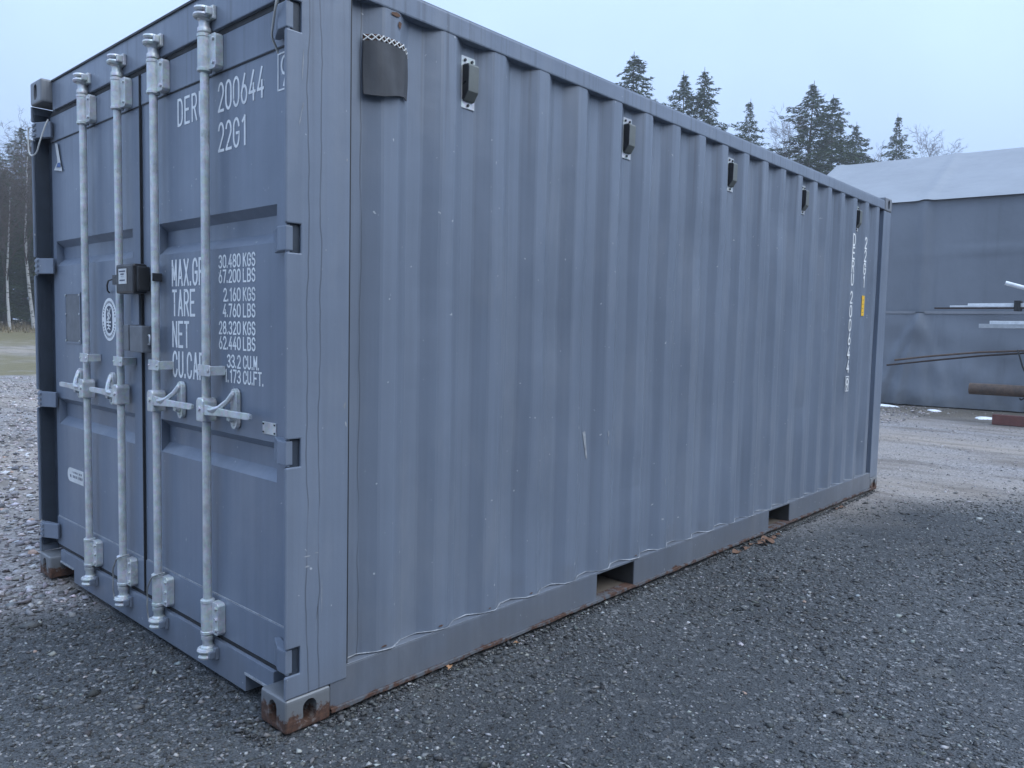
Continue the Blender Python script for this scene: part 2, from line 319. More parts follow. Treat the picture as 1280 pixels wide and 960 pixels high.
# ------------------------------------------------------------------ ground
def terrain(x, y):
    d = np.clip((y-22)/40, 0, 1); d = d*d*(3-2*d)
    near = .006*np.sin(x*1.7+y*.9)*np.cos(y*1.3-x*.6)+.004*np.sin(x*4.3-1)*np.sin(y*3.7+.5)
    return d*.95+near-.006
def graded(lo, hi, a, b, st):
    mid = list(np.arange(a, b+1e-6, st)); g = 1.22; out = []; s = st; p = a
    while p > lo: s *= g; p -= s; out.append(p)
    left = out[::-1]; out = []; s = st; p = b
    while p < hi: s *= g; p += s; out.append(p)
    return np.array(left+mid+out)
gx, gy = graded(-500, 700, -3, 9, .09), graded(-500, 700, -4, 7, .09)
GX, GY = np.meshgrid(gx, gy); GZ = terrain(GX, GY)
nx, ny = len(gx), len(gy); ii = np.arange(nx*ny).reshape(ny, nx)
ground = npmesh('ground', np.c_[GX.ravel(), GY.ravel(), GZ.ravel()], np.c_[ii[:-1, :-1].ravel(), ii[:-1, 1:].ravel(), ii[1:, 1:].ravel(), ii[1:, :-1].ravel()], 'ground', smooth=True)
tag(ground, 'gravel yard with dark tarry regrind around the container', None, None, 'structure')

# ------------------------------------------------------------------ the container
L_, W_, H_ = 6.058, 2.438, 2.591
box_ = empty('shipping_container', (L_/2, W_/2, 0), 'blue-grey twenty-foot steel shipping container with corrugated sides and double doors', 'container')
def casting(xe, ye, ze, mat):
    """corner fitting with its slotted holes; xe/ye/ze pick the end (0 or 1)"""
    a, b, h = .178, .162, .118; X0 = 0 if xe == 0 else L_-a; Y0 = 0 if ye == 0 else W_-b; z0 = 0 if ze == 0 else H_-h
    body = MB(); body.box(X0, X0+a, Y0, Y0+b, z0, z0+h); o = body.build('corner_casting', mat, box_, bevel=.013, seg=3)
    cut = MB(); slot = lambda c, hw, hh, r=None: [(c+hw*math.cos(R(t)), z0+h/2+(hh-hw)*(1 if t <= 180 else -1)+hw*math.sin(R(t))) for t in list(range(0, 181, 20))+list(range(180, 361, 20))]
    xi = (X0-.01, X0+.10) if xe == 0 else (X0+a-.10, X0+a+.01); yi = (Y0-.01, Y0+.09) if ye == 0 else (Y0+b-.09, Y0+b+.01)
    c1 = MB(); c1.prism(slot(Y0+b*.5, .024, .040), 'x', *xi); c2 = MB(); c2.prism(slot(X0+a*.52, .027, .041), 'y', *yi)
    cs = [c.build('cutter', mat) for c in (c1, c2)]
    for c in cs:
        m = o.modifiers.new('cut', 'BOOLEAN'); m.operation = 'DIFFERENCE'; m.object = c; m.solver = 'EXACT'
    dg = bpy.context.evaluated_depsgraph_get(); dg.update(); me = bpy.data.meshes.new_from_object(o.evaluated_get(dg)); o.modifiers.clear(); o.data = me
    for c in cs: bpy.data.objects.remove(c)
    return o
for xe in (0, 1):
    for ye in (0, 1):
        casting(xe, ye, 0, 'cast'); casting(xe, ye, 1, 'cast_top')
HZ = (.245, .949, 1.648, 2.345)                        # hinge heights
def front_post(near):
    Y = (lambda y: y) if near else (lambda y: W_-y)
    mb = MB(); cuts = [.118]+[v for h in HZ for v in (h-.047, h+.047)]+[2.473]
    def bx(x0, x1, y0, y1, z0, z1): mb.box(x0, x1, min(Y(y0), Y(y1)), max(Y(y0), Y(y1)), z0, z1)
    pp = [(.246, .120), (.246, 2.471), (.002, 2.471)]
    for h in HZ[::-1]: pp += [(.002, h+.047), (.056, h+.047), (.056, h-.047), (.002, h-.047)]
    pp.append((.002, .120)); mb.prism(pp, 'y', *sorted((Y(.003), Y(.014))))
    bx(.10, .165, .016, .055, .12, 2.471)
    po = mb.build('corner_post', 'post', box_, bevel=.004)
    lip = MB()
    for a, b in zip(cuts[0::2], cuts[1::2]): lip.tube([(.006, Y(.0095), a+.004), (.006, Y(.0095), b-.004)], .0072, 10)
    lip.build('edge_roll', 'paint', po, smooth=True)
    g = MB()                                             # black seal lining the door jamb
    g.box(.012, .098, *sorted((Y(.0145), Y(.026))), .16, 2.43); g.box(.075, .1, *sorted((Y(.026), Y(.085))), .16, 2.43)
    g.build('jamb_seal', 'navyseal', po)
front_post(True); front_post(False)
for ye in (0, 1):
    mb = MB(); Y = (lambda y: y) if ye == 0 else (lambda y: W_-y)
    mb.box(5.862, 6.055, *sorted((Y(.004), Y(.014))), .12, 2.471); mb.box(6.04, 6.054, *sorted((Y(.014), Y(.12))), .12, 2.471); mb.box(5.866, 5.876, *sorted((Y(.014), Y(.06))), .12, 2.471)
    mb.build('corner_post', 'post', box_, bevel=.004)
# corrugated walls
def corr_profile(x0, x1, first, pitch, n, yo, yi):
    pts = [(x0, yi)]
    for k in range(n):
        l = first+pitch*k
        pts += [(l-.069, yi), (l, yo), (l+.070, yo), (l+.138, yi)]
    pts.append((x1, yi)); out = []
    for i, q in enumerate(pts):                         # pressed folds have a radius
        if 0 < i < len(pts)-1:
            q = Vector(q); a, b = Vector(pts[i-1]), Vector(pts[i+1]); r = .009
            da, db = (a-q).normalized()*.006, (b-q).normalized()*.006
            out += [tuple(q+da), tuple(q+db)]
        else: out.append(q)
    return out
PROF = corr_profile(.250, 5.864, .387, .279, 20, .008, .044)
DENTS = [(random.uniform(.4, 5.7), random.uniform(.3, 2.2), random.uniform(.003, .009), random.uniform(.10, .3)) for _ in range(22)]
def side_panel(ye):
    Y = (lambda y: y) if ye == 0 else (lambda y: W_-y)
    zs = list(np.linspace(.171, 2.482, 25)); vs = []; fs = []; n = len(PROF)
    for j, z in enumerate(zs):
        for x, y in PROF:
            d = .0024*math.sin(x*2.3+z*1.9)*math.sin(z*1.2) + .0012*math.sin(x*9+z*5)+sum(a*math.exp(-((x-dx)/.12)**2-((z-dz)/w)**2) for dx, dz, a, w in DENTS)
            vs.append((x, Y(y+d), z))
    for j in range(len(zs)-1):
        for i in range(n-1): fs.append((j*n+i, j*n+i+1, (j+1)*n+i+1, (j+1)*n+i))
    o = MB().add(vs, fs).build('side_panel', 'panel', box_)
    so = o.modifiers.new('thickness', 'SOLIDIFY'); so.thickness = .002; so.offset = 0
    w = MB(); w.tube([(x, Y(y-.004+.0015*math.sin(x*41)), .1735+.002*math.sin(x*23)+.0015*math.sin(x*67)) for x, y in PROF], [.0019+.0010*math.sin(x*31)+.0006*math.sin(x*83) for x, y in PROF], 6)
    w.build('weld_bead', 'bead', o, smooth=True)
    s = MB(); s.box(.2455, .2515, *sorted((Y(.006), Y(.047))), .172, 2.47); s.build('panel_seam', 'black', o)
    return o
panel_near = side_panel(0); side_panel(1)
# rails
POCKETS = ((1.758, 2.092), (3.767, 4.116))
def bottom_rail(ye):
    Y = (lambda y: y) if ye == 0 else (lambda y: W_-y)
    def bx(mb, x0, x1, y0, y1, z0, z1): mb.box(x0, x1, *sorted((Y(y0), Y(y1))), z0, z1)
    xs = [.1785]+[v for p in POCKETS for v in p]+[5.8795]; mb = MB()
    for a, b in zip(xs[0::2], xs[1::2]):
        bx(mb, a, b, .006, .0115, .031, .164); bx(mb, a, b, .006, .050, .164, .1695)
    for a, b in POCKETS: bx(mb, a, b, .006, .050, .158, .1695)
    o = mb.build('bottom_rail', 'rail', box_, bevel=.0012, seg=1)
    n = 90; pts = []                                     # rusty, slightly chewed bottom flange
    mb = MB()
    for i in range(n):
        x0, x1 = .1785+(5.701)*i/n, .1785+5.701*(i+1)/n; q = lambda x: .0014*math.sin(x*17)+.001*math.sin(x*51+1)
        vs = [(x0, Y(-.004+q(x0)), .018+q(x0*1.3)), (x1, Y(-.004+q(x1)), .018+q(x1*1.3)), (x1, Y(-.004+q(x1)), .0305), (x0, Y(-.004+q(x0)), .0305), (x0, Y(.06), .018), (x1, Y(.06), .018), (x1, Y(.06), .0305), (x0, Y(.06), .0305)]
        mb.add(vs, [(0, 1, 2, 3), (3, 2, 6, 7), (0, 4, 5, 1)])
    mb.build('rail_flange', 'flange', o)
    return o
bottom_rail(0); bottom_rail(1)
for a, b in POCKETS:
    mb = MB(); y0, y1 = .052, W_-.052
    mb.box(a-.006, a, .012, W_-.012, .031, .157); mb.box(b, b+.006, .012, W_-.012, .031, .157); mb.box(a, b, y0, y1, .152, .157)
    o = mb.build('fork_pocket', 'pocket', box_); fl = MB(); fl.box(a, b, .0615, W_-.0615, .020, .0265); fl.build('pocket_floor', 'ply', o)  # pocket walls carry one even dark colour
mb = MB(); mb.box(.12, 5.95, .065, W_-.065, .158, .185); mb.build('floor', 'ply', box_)
for ye in (0, 1):
    Y = (lambda y: y) if ye == 0 else (lambda y: W_-y); mb = MB()
    mb.box(.1785, 5.8795, *sorted((Y(.004), Y(.064))), 2.482, 2.556); o = mb.build('top_rail', 'paint', box_, bevel=.006)
    rb = MB(); rb.box(.1785, 5.8795, *sorted((Y(.012), Y(.075))), 2.5565, 2.563); rb.build('roof_flange', 'paint', o)
# roof and rear wall
def corr_sheet(name, axis, lo, hi, pitch, a, b, base, dep, sgn):
    n = int((hi-lo)/pitch); q = []
    for k in range(n):
        s = lo+pitch*k; q += [(s, 0), (s+pitch*.25, 0), (s+pitch*.45, dep), (s+pitch*.75, dep)]
    q.append((hi, 0)); vs = []; fs = []
    for t in (a, b):
        for s, d in q: vs.append((s, t, base-d) if axis == 'roof' else (base-d*sgn, s, t))
    m = len(q); fs = [(i, i+1, m+i+1, m+i) for i in range(m-1)]
    return MB().add(vs, fs).build(name, 'paint', box_)
corr_sheet('roof_sheet', 'roof', .06, 6.0, .209, .065, W_-.065, 2.560, .02, 1)
corr_sheet('rear_wall', 'end', .065, W_-.065, .25, .13, 2.47, 6.045, .04, 1)
mb = MB(); mb.box(5.99, 6.05, .163, W_-.163, .03, .135); mb.build('rear_sill', 'rail', box_, bevel=.003)
mb = MB(); mb.box(5.99, 6.05, .163, W_-.163, 2.47, 2.58); mb.build('rear_header', 'paint', box_, bevel=.003)
# door header and sill
mb = MB(); mb.box(.052, .118, .1635, W_-.1635, 2.436, 2.584); header = mb.build('door_header', 'paint', box_, bevel=.004)
mb = MB(); mb.box(.046, .051, .166, W_-.166, 2.577, 2.586); mb.build('rain_lip', 'black', header)
mb = MB(); mb.box(.066, .1, .09, W_-.09, 2.4165, 2.4355); mb.build('header_seal', 'black', header)
poly = [(.355, .018), (W_-.355, .018), (W_-.355, .088), (W_-.164, .088), (W_-.164, .152), (.164, .152), (.164, .088), (.355, .088)]
mb = MB(); mb.prism(poly, 'x', .052, .12); sill = mb.build('door_sill', 'paint', box_, bevel=.002)
for a, b in ((.166, .357), (W_-.357, W_-.166)):
    mb = MB(); mb.box(.0475, .0515, a, b, .0835, .0915); mb.build('notch_edge', 'bead', sill)
mb = MB(); mb.box(.066, .1, .09, W_-.09, .1525, .166); mb.build('sill_seal', 'black', sill)

# ------------------------------------------------------------------ doors
XD = .070
GROOVES = ((.822, .960), (1.648, 1.777))
def door(y0, y1, g0, g1, hinge_y, side):
    mb = MB(); prof = [(.3185, XD)]
    for a, b in GROOVES: prof += [(a, XD), (a+.038, XD+.036), (b-.030, XD+.036), (b, XD)]
    prof.append((2.2885, XD)); n = len(prof)
    vs = [(x, g0, z) for z, x in prof]+[(x, g1, z) for z, x in prof]
    mb.add(vs, [(i, i+1, n+i+1, n+i) for i in range(n-1)])
    for gy in (g0, g1):
        for j in range(2):
            i = 1+4*j; mb.add([vs[i+k] if gy == g0 else vs[n+i+k] for k in range(4)], [(0, 1, 2, 3)])
    for a, b in ((y0, g0), (g1, y1)): mb.add([(XD, a, .3185), (XD, b, .3185), (XD, b, 2.2885), (XD, a, 2.2885)], [(0, 1, 2, 3)])
    for yy in (y0, y1): mb.add([(XD, yy, .3185), (XD+.05, yy, .3185), (XD+.05, yy, 2.2885), (XD, yy, 2.2885)], [(0, 1, 2, 3)])
    mb.add([(XD+.05, y0, .3185), (XD+.05, y1, .3185), (XD+.05, y1, 2.2885), (XD+.05, y0, 2.2885)], [(0, 1, 2, 3)])
    d = mb.build('door', 'paint', box_)
    fr = MB(); fr.box(XD-.005, XD+.05, y0, y1, .168, .3183); fr.build('bottom_frame', 'paint', d, bevel=.002)
    fr = MB(); fr.box(XD-.005, XD+.05, y0, y1, 2.2887, 2.415); fr.build('top_frame', 'paint', d, bevel=.002)
    s = MB(); s.box(XD-.0035, XD-.0005, y0+.01, y1-.01, .3190, .3235); s.build('frame_lit_edge', 'bead', d)  # pale strip paints the light caught on the bottom frame's top edge
    s = MB(); s.box(XD-.0035, XD-.0005, y0+.01, y1-.01, 2.2845, 2.2882); s.build('frame_shadow_line', 'black', d)  # black strip paints the shadow line under the proud top frame
    for hz in HZ:                                         # blade hinges reaching into the post
        mb = MB(); sg = 1 if side == 'near' else -1; yb = 0 if side == 'near' else W_
        q = lambda y: yb+sg*y
        vs = []
        for z in (hz-.040, hz+.040):
            vs += [(.004, q(.010), z), (.030, q(.010), z), (.062, q(.135), z), (.046, q(.150), z), (.004, q(.060), z)]
        mb.add(vs, [(0, 1, 2, 3, 4), (9, 8, 7, 6, 5)]+[(i, (i+1) % 5, 5+(i+1) % 5, 5+i) for i in range(5)])
        hb = mb.build('hinge', 'paint', d, bevel=.004)
        rb = MB()
        if side != 'near':
            for dz in (-.025, .001, .027): rb.box(-.004, .0035, *sorted((q(.026), q(.064))), hz+dz-.006, hz+dz+.006)
        rb.tube([(.016, q(.020), hz-.0455), (.016, q(.020), hz+.0455)], .008, 10)
        rb.build('hinge_knuckle', 'paint', d, bevel=.002)
    return d
right = door(.088, 1.238, .172, 1.080, 0, 'near'); right['label'] = 'right door leaf with white weight markings'
left = door(1.258, 2.352, 1.350, 2.306, 0, 'far'); left['label'] = 'left door leaf with round emblem'
mb = MB(); mb.box(XD+.006, XD+.04, 1.2385, 1.2575, .17, 2.414); mb.build('centre_seal', 'black', left)
mb = MB(); mb.box(XD-.012, XD-.002, 1.2395, 1.2440, .17, 2.414); mb.build('seal_lip', 'black', right)
mb = MB(); mb.box(.135, .14, .1, W_-.1, .19, 2.43); mb.build('door_backing', 'black', box_)

def bolt(mb, x, y, z, r=.0075, d=.007): mb.tube([(x, y, z), (x-d, y, z)], r, 6)
RX = .030
def lock_rod(d, y, hdir):
    """galvanised locking bar with cams, guides, handle; hdir = +1 handle towards +y, -1 towards -y"""
    mb = MB(); mb.tube([(RX, y, .125), (RX, y, 2.475)], .0162, 18); mb.build('locking_rod', 'galv', d, smooth=True)
    for top in (0, 1):
        zb = 2.355 if top else .243; s = 1 if top else -1
        mb = MB(); mb.lathe((RX, y, zb), [(.020, -.070), (.0265, -.066), (.0265, -.056), (.0245, -.054), (.0245, .054), (.0265, .056), (.0265, .066), (.020, .070)], 18)
        mb.build('rod_sleeve', 'galv', d, smooth=True)
        mb = MB(); mb.prism([(y-.020, zb-.062), (y-.066, zb-.062), (y-.074, zb-.052), (y-.074, zb+.052), (y-.066, zb+.062), (y-.020, zb+.062)], 'x', .034, .0645)
        pl = mb.build('guide_plate', 'galv', d, bevel=.002); 
        for dz in ((-.042, .042) if top else (-.042, 0, .042)): bb = MB(); bolt(bb, .0338, y-.058, zb+dz); bb.build('bolt', 'galv', d)
        zc = zb+s*.070; mb = MB(); pr = [(.0172, 0), (.024, .004), (.024, .018), (.0195, .024), (.0195, .042), (.026, .048), (.026, .056), (.016, .062)]
        mb.lathe((RX, y, zc), [(r, s*z) for r, z in (pr if top else pr)], 16)
        zh = zc+s*.060                                   # claw of the cam and its head
        for dz, a0 in ((.0, 20), (s*.022, 150)):
            pts = [(RX-.004+.027*math.cos(R(a)), y+.027*math.sin(R(a)), zh+dz) for a in np.linspace(a0+30, a0+275, 12)]
            mb.tube(pts, [.010]*9+[.0105, .010, .007], 8)
        mb.lathe((RX-.002, y, zh-.012 if top else zh-.034), [(.012, 0), (.019, .004), (.019, .040), (.011, .046)], 12)
        mb.build('cam', 'galv', d, smooth=True)
        mb = MB(); zk = zh+s*.010; mb.box(.036, .0515, y-.050, y+.046, zk-.024, zk+.024)
        for yy in (y-.044, y+.036): mb.box(.012, .036, yy-.007, yy+.007, zk-.014, zk+.014)
        mb.build('keeper', 'galv' if top else 'paint', header if top else sill, bevel=.004)
    mb = MB(); mb.prism([(y+.021, 1.172), (y-.070, 1.172), (y-.076, 1.178), (y-.076, 1.208), (y-.070, 1.214), (y+.021, 1.214)], 'x', .0065, .0105)
    mb.box(.0105, .068, y-.074, y-.046, 1.176, 1.210); bolt(mb, .0065, y-.060, 1.192, .006, .005); bolt(mb, .0065, y+.014, 1.192, .004, .004)
    mb.build('middle_bracket', 'galv', d, bevel=.0015)
    zz = 1.045; mb = MB(); mb.prism([(y-.026, zz-.046), (y+.026, zz-.046), (y+.028, zz+.030), (y+.016, zz+.044), (y-.016, zz+.044), (y-.028, zz+.030)], 'x', .001, .058)
    hb = mb.build('handle_hub', 'galv', d, bevel=.006); mb = MB(); bolt(mb, .001, y, zz+.004, .011, .006); mb.build('hub_rivet', 'galv', d, smooth=True)
    ye = y+hdir*.338; mb = MB(); a, b = y+hdir*.02, ye
    vs = []
    for yy, h, x in ((a, .020, .012), (y+hdir*.09, .016, .014), (y+hdir*.2, .012, .018), (ye-hdir*.02, .012, .022), (ye, .008, .022)):
        vs += [(x-.006, yy, zz-h), (x-.006, yy, zz+h), (x+.006, yy, zz+h), (x+.006, yy, zz-h)]
    fs = [(0, 1, 2, 3), (16, 19, 18, 17)]
    for i in range(4):
        for k in range(4): fs.append((4*i+k, 4*i+(k+1) % 4, 4*i+4+(k+1) % 4, 4*i+4+k))
    mb.add(vs, fs); mb.build('handle', 'galv', d, bevel=.0025)
    yc = y+hdir*.165; mb = MB()                            # catch plate, seal tongue
    pl = [(yc+.023*math.cos(R(t)), 1.110+.023*math.sin(R(t))) for t in range(0, 181, 30)]+[(yc+.023*math.cos(R(t)), 1.006+.023*math.sin(R(t))) for t in range(180, 361, 30)]
    mb.prism(pl, 'x', .050, .0665); mb.build('catch_plate', 'galv', d, bevel=.002)
    mb = MB(); mb.tube([(.034, yc, 1.020), (.042, yc, 1.016), (.0495, yc, 1.018)], .008, 8); mb.build('seal_eye', 'galv', d, smooth=True)
    mb = MB(); bolt(mb, .0498, yc, 1.002, .007, .005); mb.build('bolt', 'galv', d)
    lv = [(.012, yc-hdir*.112, zz+.002), (.010, yc-hdir*.078, zz+.004), (.018, yc-hdir*.044, zz+.014), (.034, yc-hdir*.014, zz+.040), (.048, yc-hdir*.001, zz+.066), (.050, yc, zz+.078)]
    mb = MB(); mb.tube(lv, [.008, .012, .011, .010, .011, .007], 6); mb.build('catch_lever', 'galv', d, bevel=.002)
    mb = MB(); bolt(mb, .0498, yc, 1.118, .006, .0016); mb.build('catch_hole', 'black', d)
    mb = MB(); mb.box(.0285, .0495, yc-.012, yc+.012, zz-.030, zz-.013); mb.build('catch_rest', 'galv', d, bevel=.003)
lock_rod(right, .600, -1); lock_rod(right, 1.034, -1)
lock_rod(left, 1.398, 1); lock_rod(left, 1.800, 1)
# markings on the doors
def mark(s, d, y, z, h, w, adv, hw, name='marking'):
    mb = MB(); text(mb, s, h, w, adv, lambda a, b, l: (XD-l, y-a, z+b), hw); return mb.build(name, 'white', d)
mark('DERU', right, .900, 2.150, .098, .036, .060, .0052); mark('200644', right, .572, 2.150, .098, .037, .0555, .0052); mark('22G1', right, .572, 2.006, .098, .037, .0555, .0052)
mb = MB(); t3 = lambda a, b, l: (XD-l, .164-a, 2.150+b); strokes(mb, [[(0, 0), (.080, 0), (.080, .118), (0, .118), (0, 0)]], t3, .0028, .0012); strokes(mb, [[(.020+p*.038, .012+q*.094) for p, q in g] for g in GL['9']], t3, .0045, .0012); mb.build('check_digit', 'white', right)
for s, z in (('MAX.GR.', 1.520), ('TARE', 1.399), ('NET', 1.272), ('CU.CAP.', 1.150)): mark(s, right, .962, z, .098, .034, .0525, .0058)
ZT = lambda z: 1.37+(z-1.37)*.986
for num, un, z in (('30.480', 'KGS', 1.580), ('67.200', 'LBS', 1.524), ('2.160', 'KGS', 1.455), ('4.760', 'LBS', 1.396), ('28.320', 'KGS', 1.331), ('62.440', 'LBS', 1.274), ('33.2', 'CU.M.', 1.206), ('1.173', 'CU.FT.', 1.150)):
    tw = text(MB(), num, .044, .022, .0305, lambda a, b, l: (0, 0, 0), .003)
    mark(num, right, .408+tw, ZT(z), .044, .021, .0305, .0035); mark(un, right, .395, ZT(z), .044, .020, .0300, .0035)
mb = MB(); yc, zc = 1.622, 1.376; ring = [(yc+.086*math.cos(R(t)), zc+.100*math.sin(R(t))) for t in range(0, 360, 10)]
mb.prism(ring, 'x', XD-.0012, XD-.0002); em = mb.build('emblem', 'white', left)
mb = MB(); st = [(yc+.036*math.cos(R(t)), zc+.028+.036*math.sin(R(t))) for t in range(0, 181, 20)]+[(yc+.036*math.cos(R(t)), zc-.028+.036*math.sin(R(t))) for t in range(180, 361, 20)]
mb.prism(st, 'x', XD-.0022, XD-.0013)
for k in range(34):                                      # letters round the rim, too small to read
    a = 2*math.pi*k/34; 
    if k % 17 == 0: continue
    q = lambda r, da: (XD-.0019, yc+.86*r*math.cos(a+da), zc+r*math.sin(a+da)); mb.add([q(.076, -.05), q(.076, .05), q(.087, .045), q(.087, -.045)], [(0, 1, 2, 3)])
mb.build('emblem_field', 'navy', left)
mb = MB(); q3 = lambda a, b, l: (XD-.0022-l, yc-a, zc+b)
strokes(mb, [[(-.018, .048), (-.006, .040), (-.016, .022), (-.004, .012), (-.02, -.004)], [(.018, .05), (.006, .032), (.02, .018), (.008, .004)], [(-.024, -.012), (.024, -.012)], [(-.02, -.026), (.02, -.03)], [(-.014, -.044), (.0, -.038), (.014, -.046)], [(0, .03), (0, -.036)]], q3, .0036, .0006); mb.build('emblem_figure', 'white', left)
mb = MB(); mb.box(XD-.0025, XD-.0004, 1.985, 2.180, 1.258, 1.502); pl = mb.build('data_plate', 'grey', left, bevel=.0008, seg=1)
mb = MB()
for a, b, c, d_ in ((1.978, 2.187, 1.5, 1.508), (1.978, 2.187, 1.252, 1.26), (1.978, 1.986, 1.26, 1.5), (2.179, 2.187, 1.26, 1.5)): mb.box(XD-.004, XD-.0028, a, b, c, d_)
mb.build('plate_rim', 'paint', left); mb = MB()
for yy in (1.99, 2.175):
    for zz in (1.265, 1.40, 1.495): mb.tube([(XD-.0042, yy, zz), (XD-.0075, yy, zz)], .005, 8)
mb.build('plate_rivets', 'galv', left)
mb = MB(); st = [(2.165+.036*math.cos(R(t)), .570+.036*math.sin(R(t))) for t in range(-90, 91, 18)]+[(1.98, .606), (1.98, .534)]
mb.prism(st, 'x', XD-.0013, XD-.0003); mb.build('oval_sticker', 'sticker', left); mb = MB()
for j, zz in enumerate((.581, .557)):
    for k in range(9 if j else 7): yy = 2.165-.020*k-.03*(1-j); w_ = .012 if (k*7+j) % 4 else .004; mb.add([(XD-.0017, yy, zz), (XD-.0017, yy-w_, zz), (XD-.0017, yy-w_, zz+.010+.004*j), (XD-.0017, yy, zz+.010+.004*j)], [(0, 1, 2, 3)])
mb.build('sticker_print', 'navy', left)
mb = MB(); mb.add([(XD-.0065, 2.282, 2.275), (XD-.010, 2.238, 2.268), (XD-.0064, 2.205, 2.165), (XD-.007, 2.182, 2.122), (XD-.006, 2.305, 2.142), (XD-.0064, 2.250, 2.178)], [(0, 1, 5), (1, 2, 5), (2, 3, 4, 5)])
mb.build('torn_sticker', 'sticker', left); mb = MB(); mb.add([(XD-.009, 2.244, 2.170), (XD-.009, 2.208, 2.168), (XD-.009, 2.200, 2.145), (XD-.009, 2.262, 2.150)], [(0, 1, 2, 3)]); mb.build('sticker_print', 'blue', left)
mb = MB(); mb.box(XD-.003, XD-.0004, .173, .262, .985, 1.028); pl = mb.build('rating_plate', 'galv', right, bevel=.0008, seg=1)
mb = MB()
for yy in (.181, .254):
    for zz in (.992, 1.021): mb.tube([(XD-.0032, yy, zz), (XD-.006, yy, zz)], .0035, 6)
mb.build('plate_rivets', 'black', right)
# welded lock box joining the leaves
mb = MB(); mb.box(.004, .0685, 1.105, 1.232, 1.240, 1.352); lb = mb.build('lock_box', 'grey', right, bevel=.004)
mb = MB(); mb.box(.002, .0685, 1.2415, 1.292, 1.244, 1.356); mb.build('lock_box', 'grey', left, bevel=.004).name = 'lock_box_half'
mb = MB(); mb.tube([(.030, 1.1045, 1.275), (.030, 1.096, 1.275), (.030, 1.092, 1.285), (.030, 1.092, 1.305), (.030, 1.096, 1.313), (.030, 1.1045, 1.313)], .004, 8); mb.build('lock_box_staple', 'galv', right, smooth=True)
mb = MB(); mb.box(.056, .0645, 1.262, 1.345, 1.30, 1.50); mb.build('cover_plate', 'paint', left, bevel=.002)

# ------------------------------------------------------------------ side fittings
for k in range(5):
    x = .792+1.116*k; z0 = 2.236; v = empty('vent', (x+.038, .040, z0)); v.parent = box_; v.location = Vector((x+.038, .040, z0))-wloc(box_); y = .0425
    mb = MB(); mb.box(x, x+.078, y-.004, y, z0, z0+.200); mb.build('vent_plate', 'galv', v, bevel=.0015)
    mb = MB(); pr = [(y-.0045, z0+.026), (y-.014, z0+.028), (y-.036, z0+.060), (y-.038, z0+.158), (y-.032, z0+.166), (y-.0045, z0+.168)]
    mb.prism(pr, 'x', x+.012, x+.067); mb.build('vent_cover', 'vent', v, bevel=.002)
    mb = MB(); mb.prism([(a-.0012 if i in (1, 2, 3) else a, b+(.006 if i < 3 else -.006)) for i, (a, b) in enumerate(pr)], 'x', x+.0085, x+.0117); mb.build('vent_louvre', 'darkp', v)
    for bx_, bz in ((.02, .184), (.058, .184), (.039, .013)): mb = MB(); mb.tube([(x+bx_, y-.0042, z0+bz), (x+bx_, y-.010, z0+bz)], .006, 6); mb.build('bolt', 'darkp', v)
fl = empty('vent_flap', (.41, .03, 2.18)); fl.parent = box_; fl.location = Vector((.41, .03, 2.18))-wloc(box_)
def sheet(fn, nu, nv, th):
    vs = []; fs = []
    for s in (0, th):
        for j in range(nv+1):
            for i in range(nu+1): vs.append(fn(i/nu, j/nv, s))
    n = (nu+1)*(nv+1)
    for j in range(nv):
        for i in range(nu):
            a = j*(nu+1)+i; q = (a, a+1, a+nu+2, a+nu+1); fs += [q, tuple(n+t for t in q[::-1])]
    for i in range(nu):
        for j in (0, nv): a = j*(nu+1)+i; fs.append((a, a+1, n+a+1, n+a))
    for j in range(nv):
        for i in (0, nu): a = j*(nu+1)+i; fs.append((a, a+nu+1, n+a+nu+1, n+a))
    return MB().add(vs, fs)
def flapf(u, v, s):
    x = .314+.192*u+.006*u*v; zt = 2.352+.010*math.sin(u*3.1)-.010*u; zb = 2.172+.016*u-.006*math.sin(u*6); z = zb+(zt-zb)*v
    y = .004-.012*math.sin(math.pi*min(1, u*1.05))-.006*(1-v)+.003*math.sin(u*9+v*4)+(.024*(1-u*5) if u < .2 else 0)+(.022*(u-.82)/.18 if u > .82 else 0)
    return (x, y+s, z)
sheet(flapf, 18, 10, .005).build('cover_sheet', 'flap', fl, smooth=True)
mb = MB()
for k in range(9):                                       # woven strip showing above the sheet
    u0, u1 = k/9, (k+1)/9
    for a, b in (((u0, 0), (u1, 1)), ((u0, 1), (u1, 0))):
        P = lambda u, t: (lambda q: (q[0], q[1]+.0015, q[2]+.001+.020*t))(flapf(u, 1, 0)); mb.tube([P(*a), P(*b)], .0024, 5)
mb.build('woven_strip', 'sticker', fl); bk = MB()
for k in range(12):
    P = lambda u, t: (lambda q: (q[0], q[1]+.005, q[2]-.004+.026*t))(flapf(u, 1, 0)); a, b = k/12, (k+1)/12; bk.add([P(a, 0), P(b, 0), P(b, 1), P(a, 1)], [(0, 1, 2, 3)])
bk.build('strip_backing', 'rust', fl)
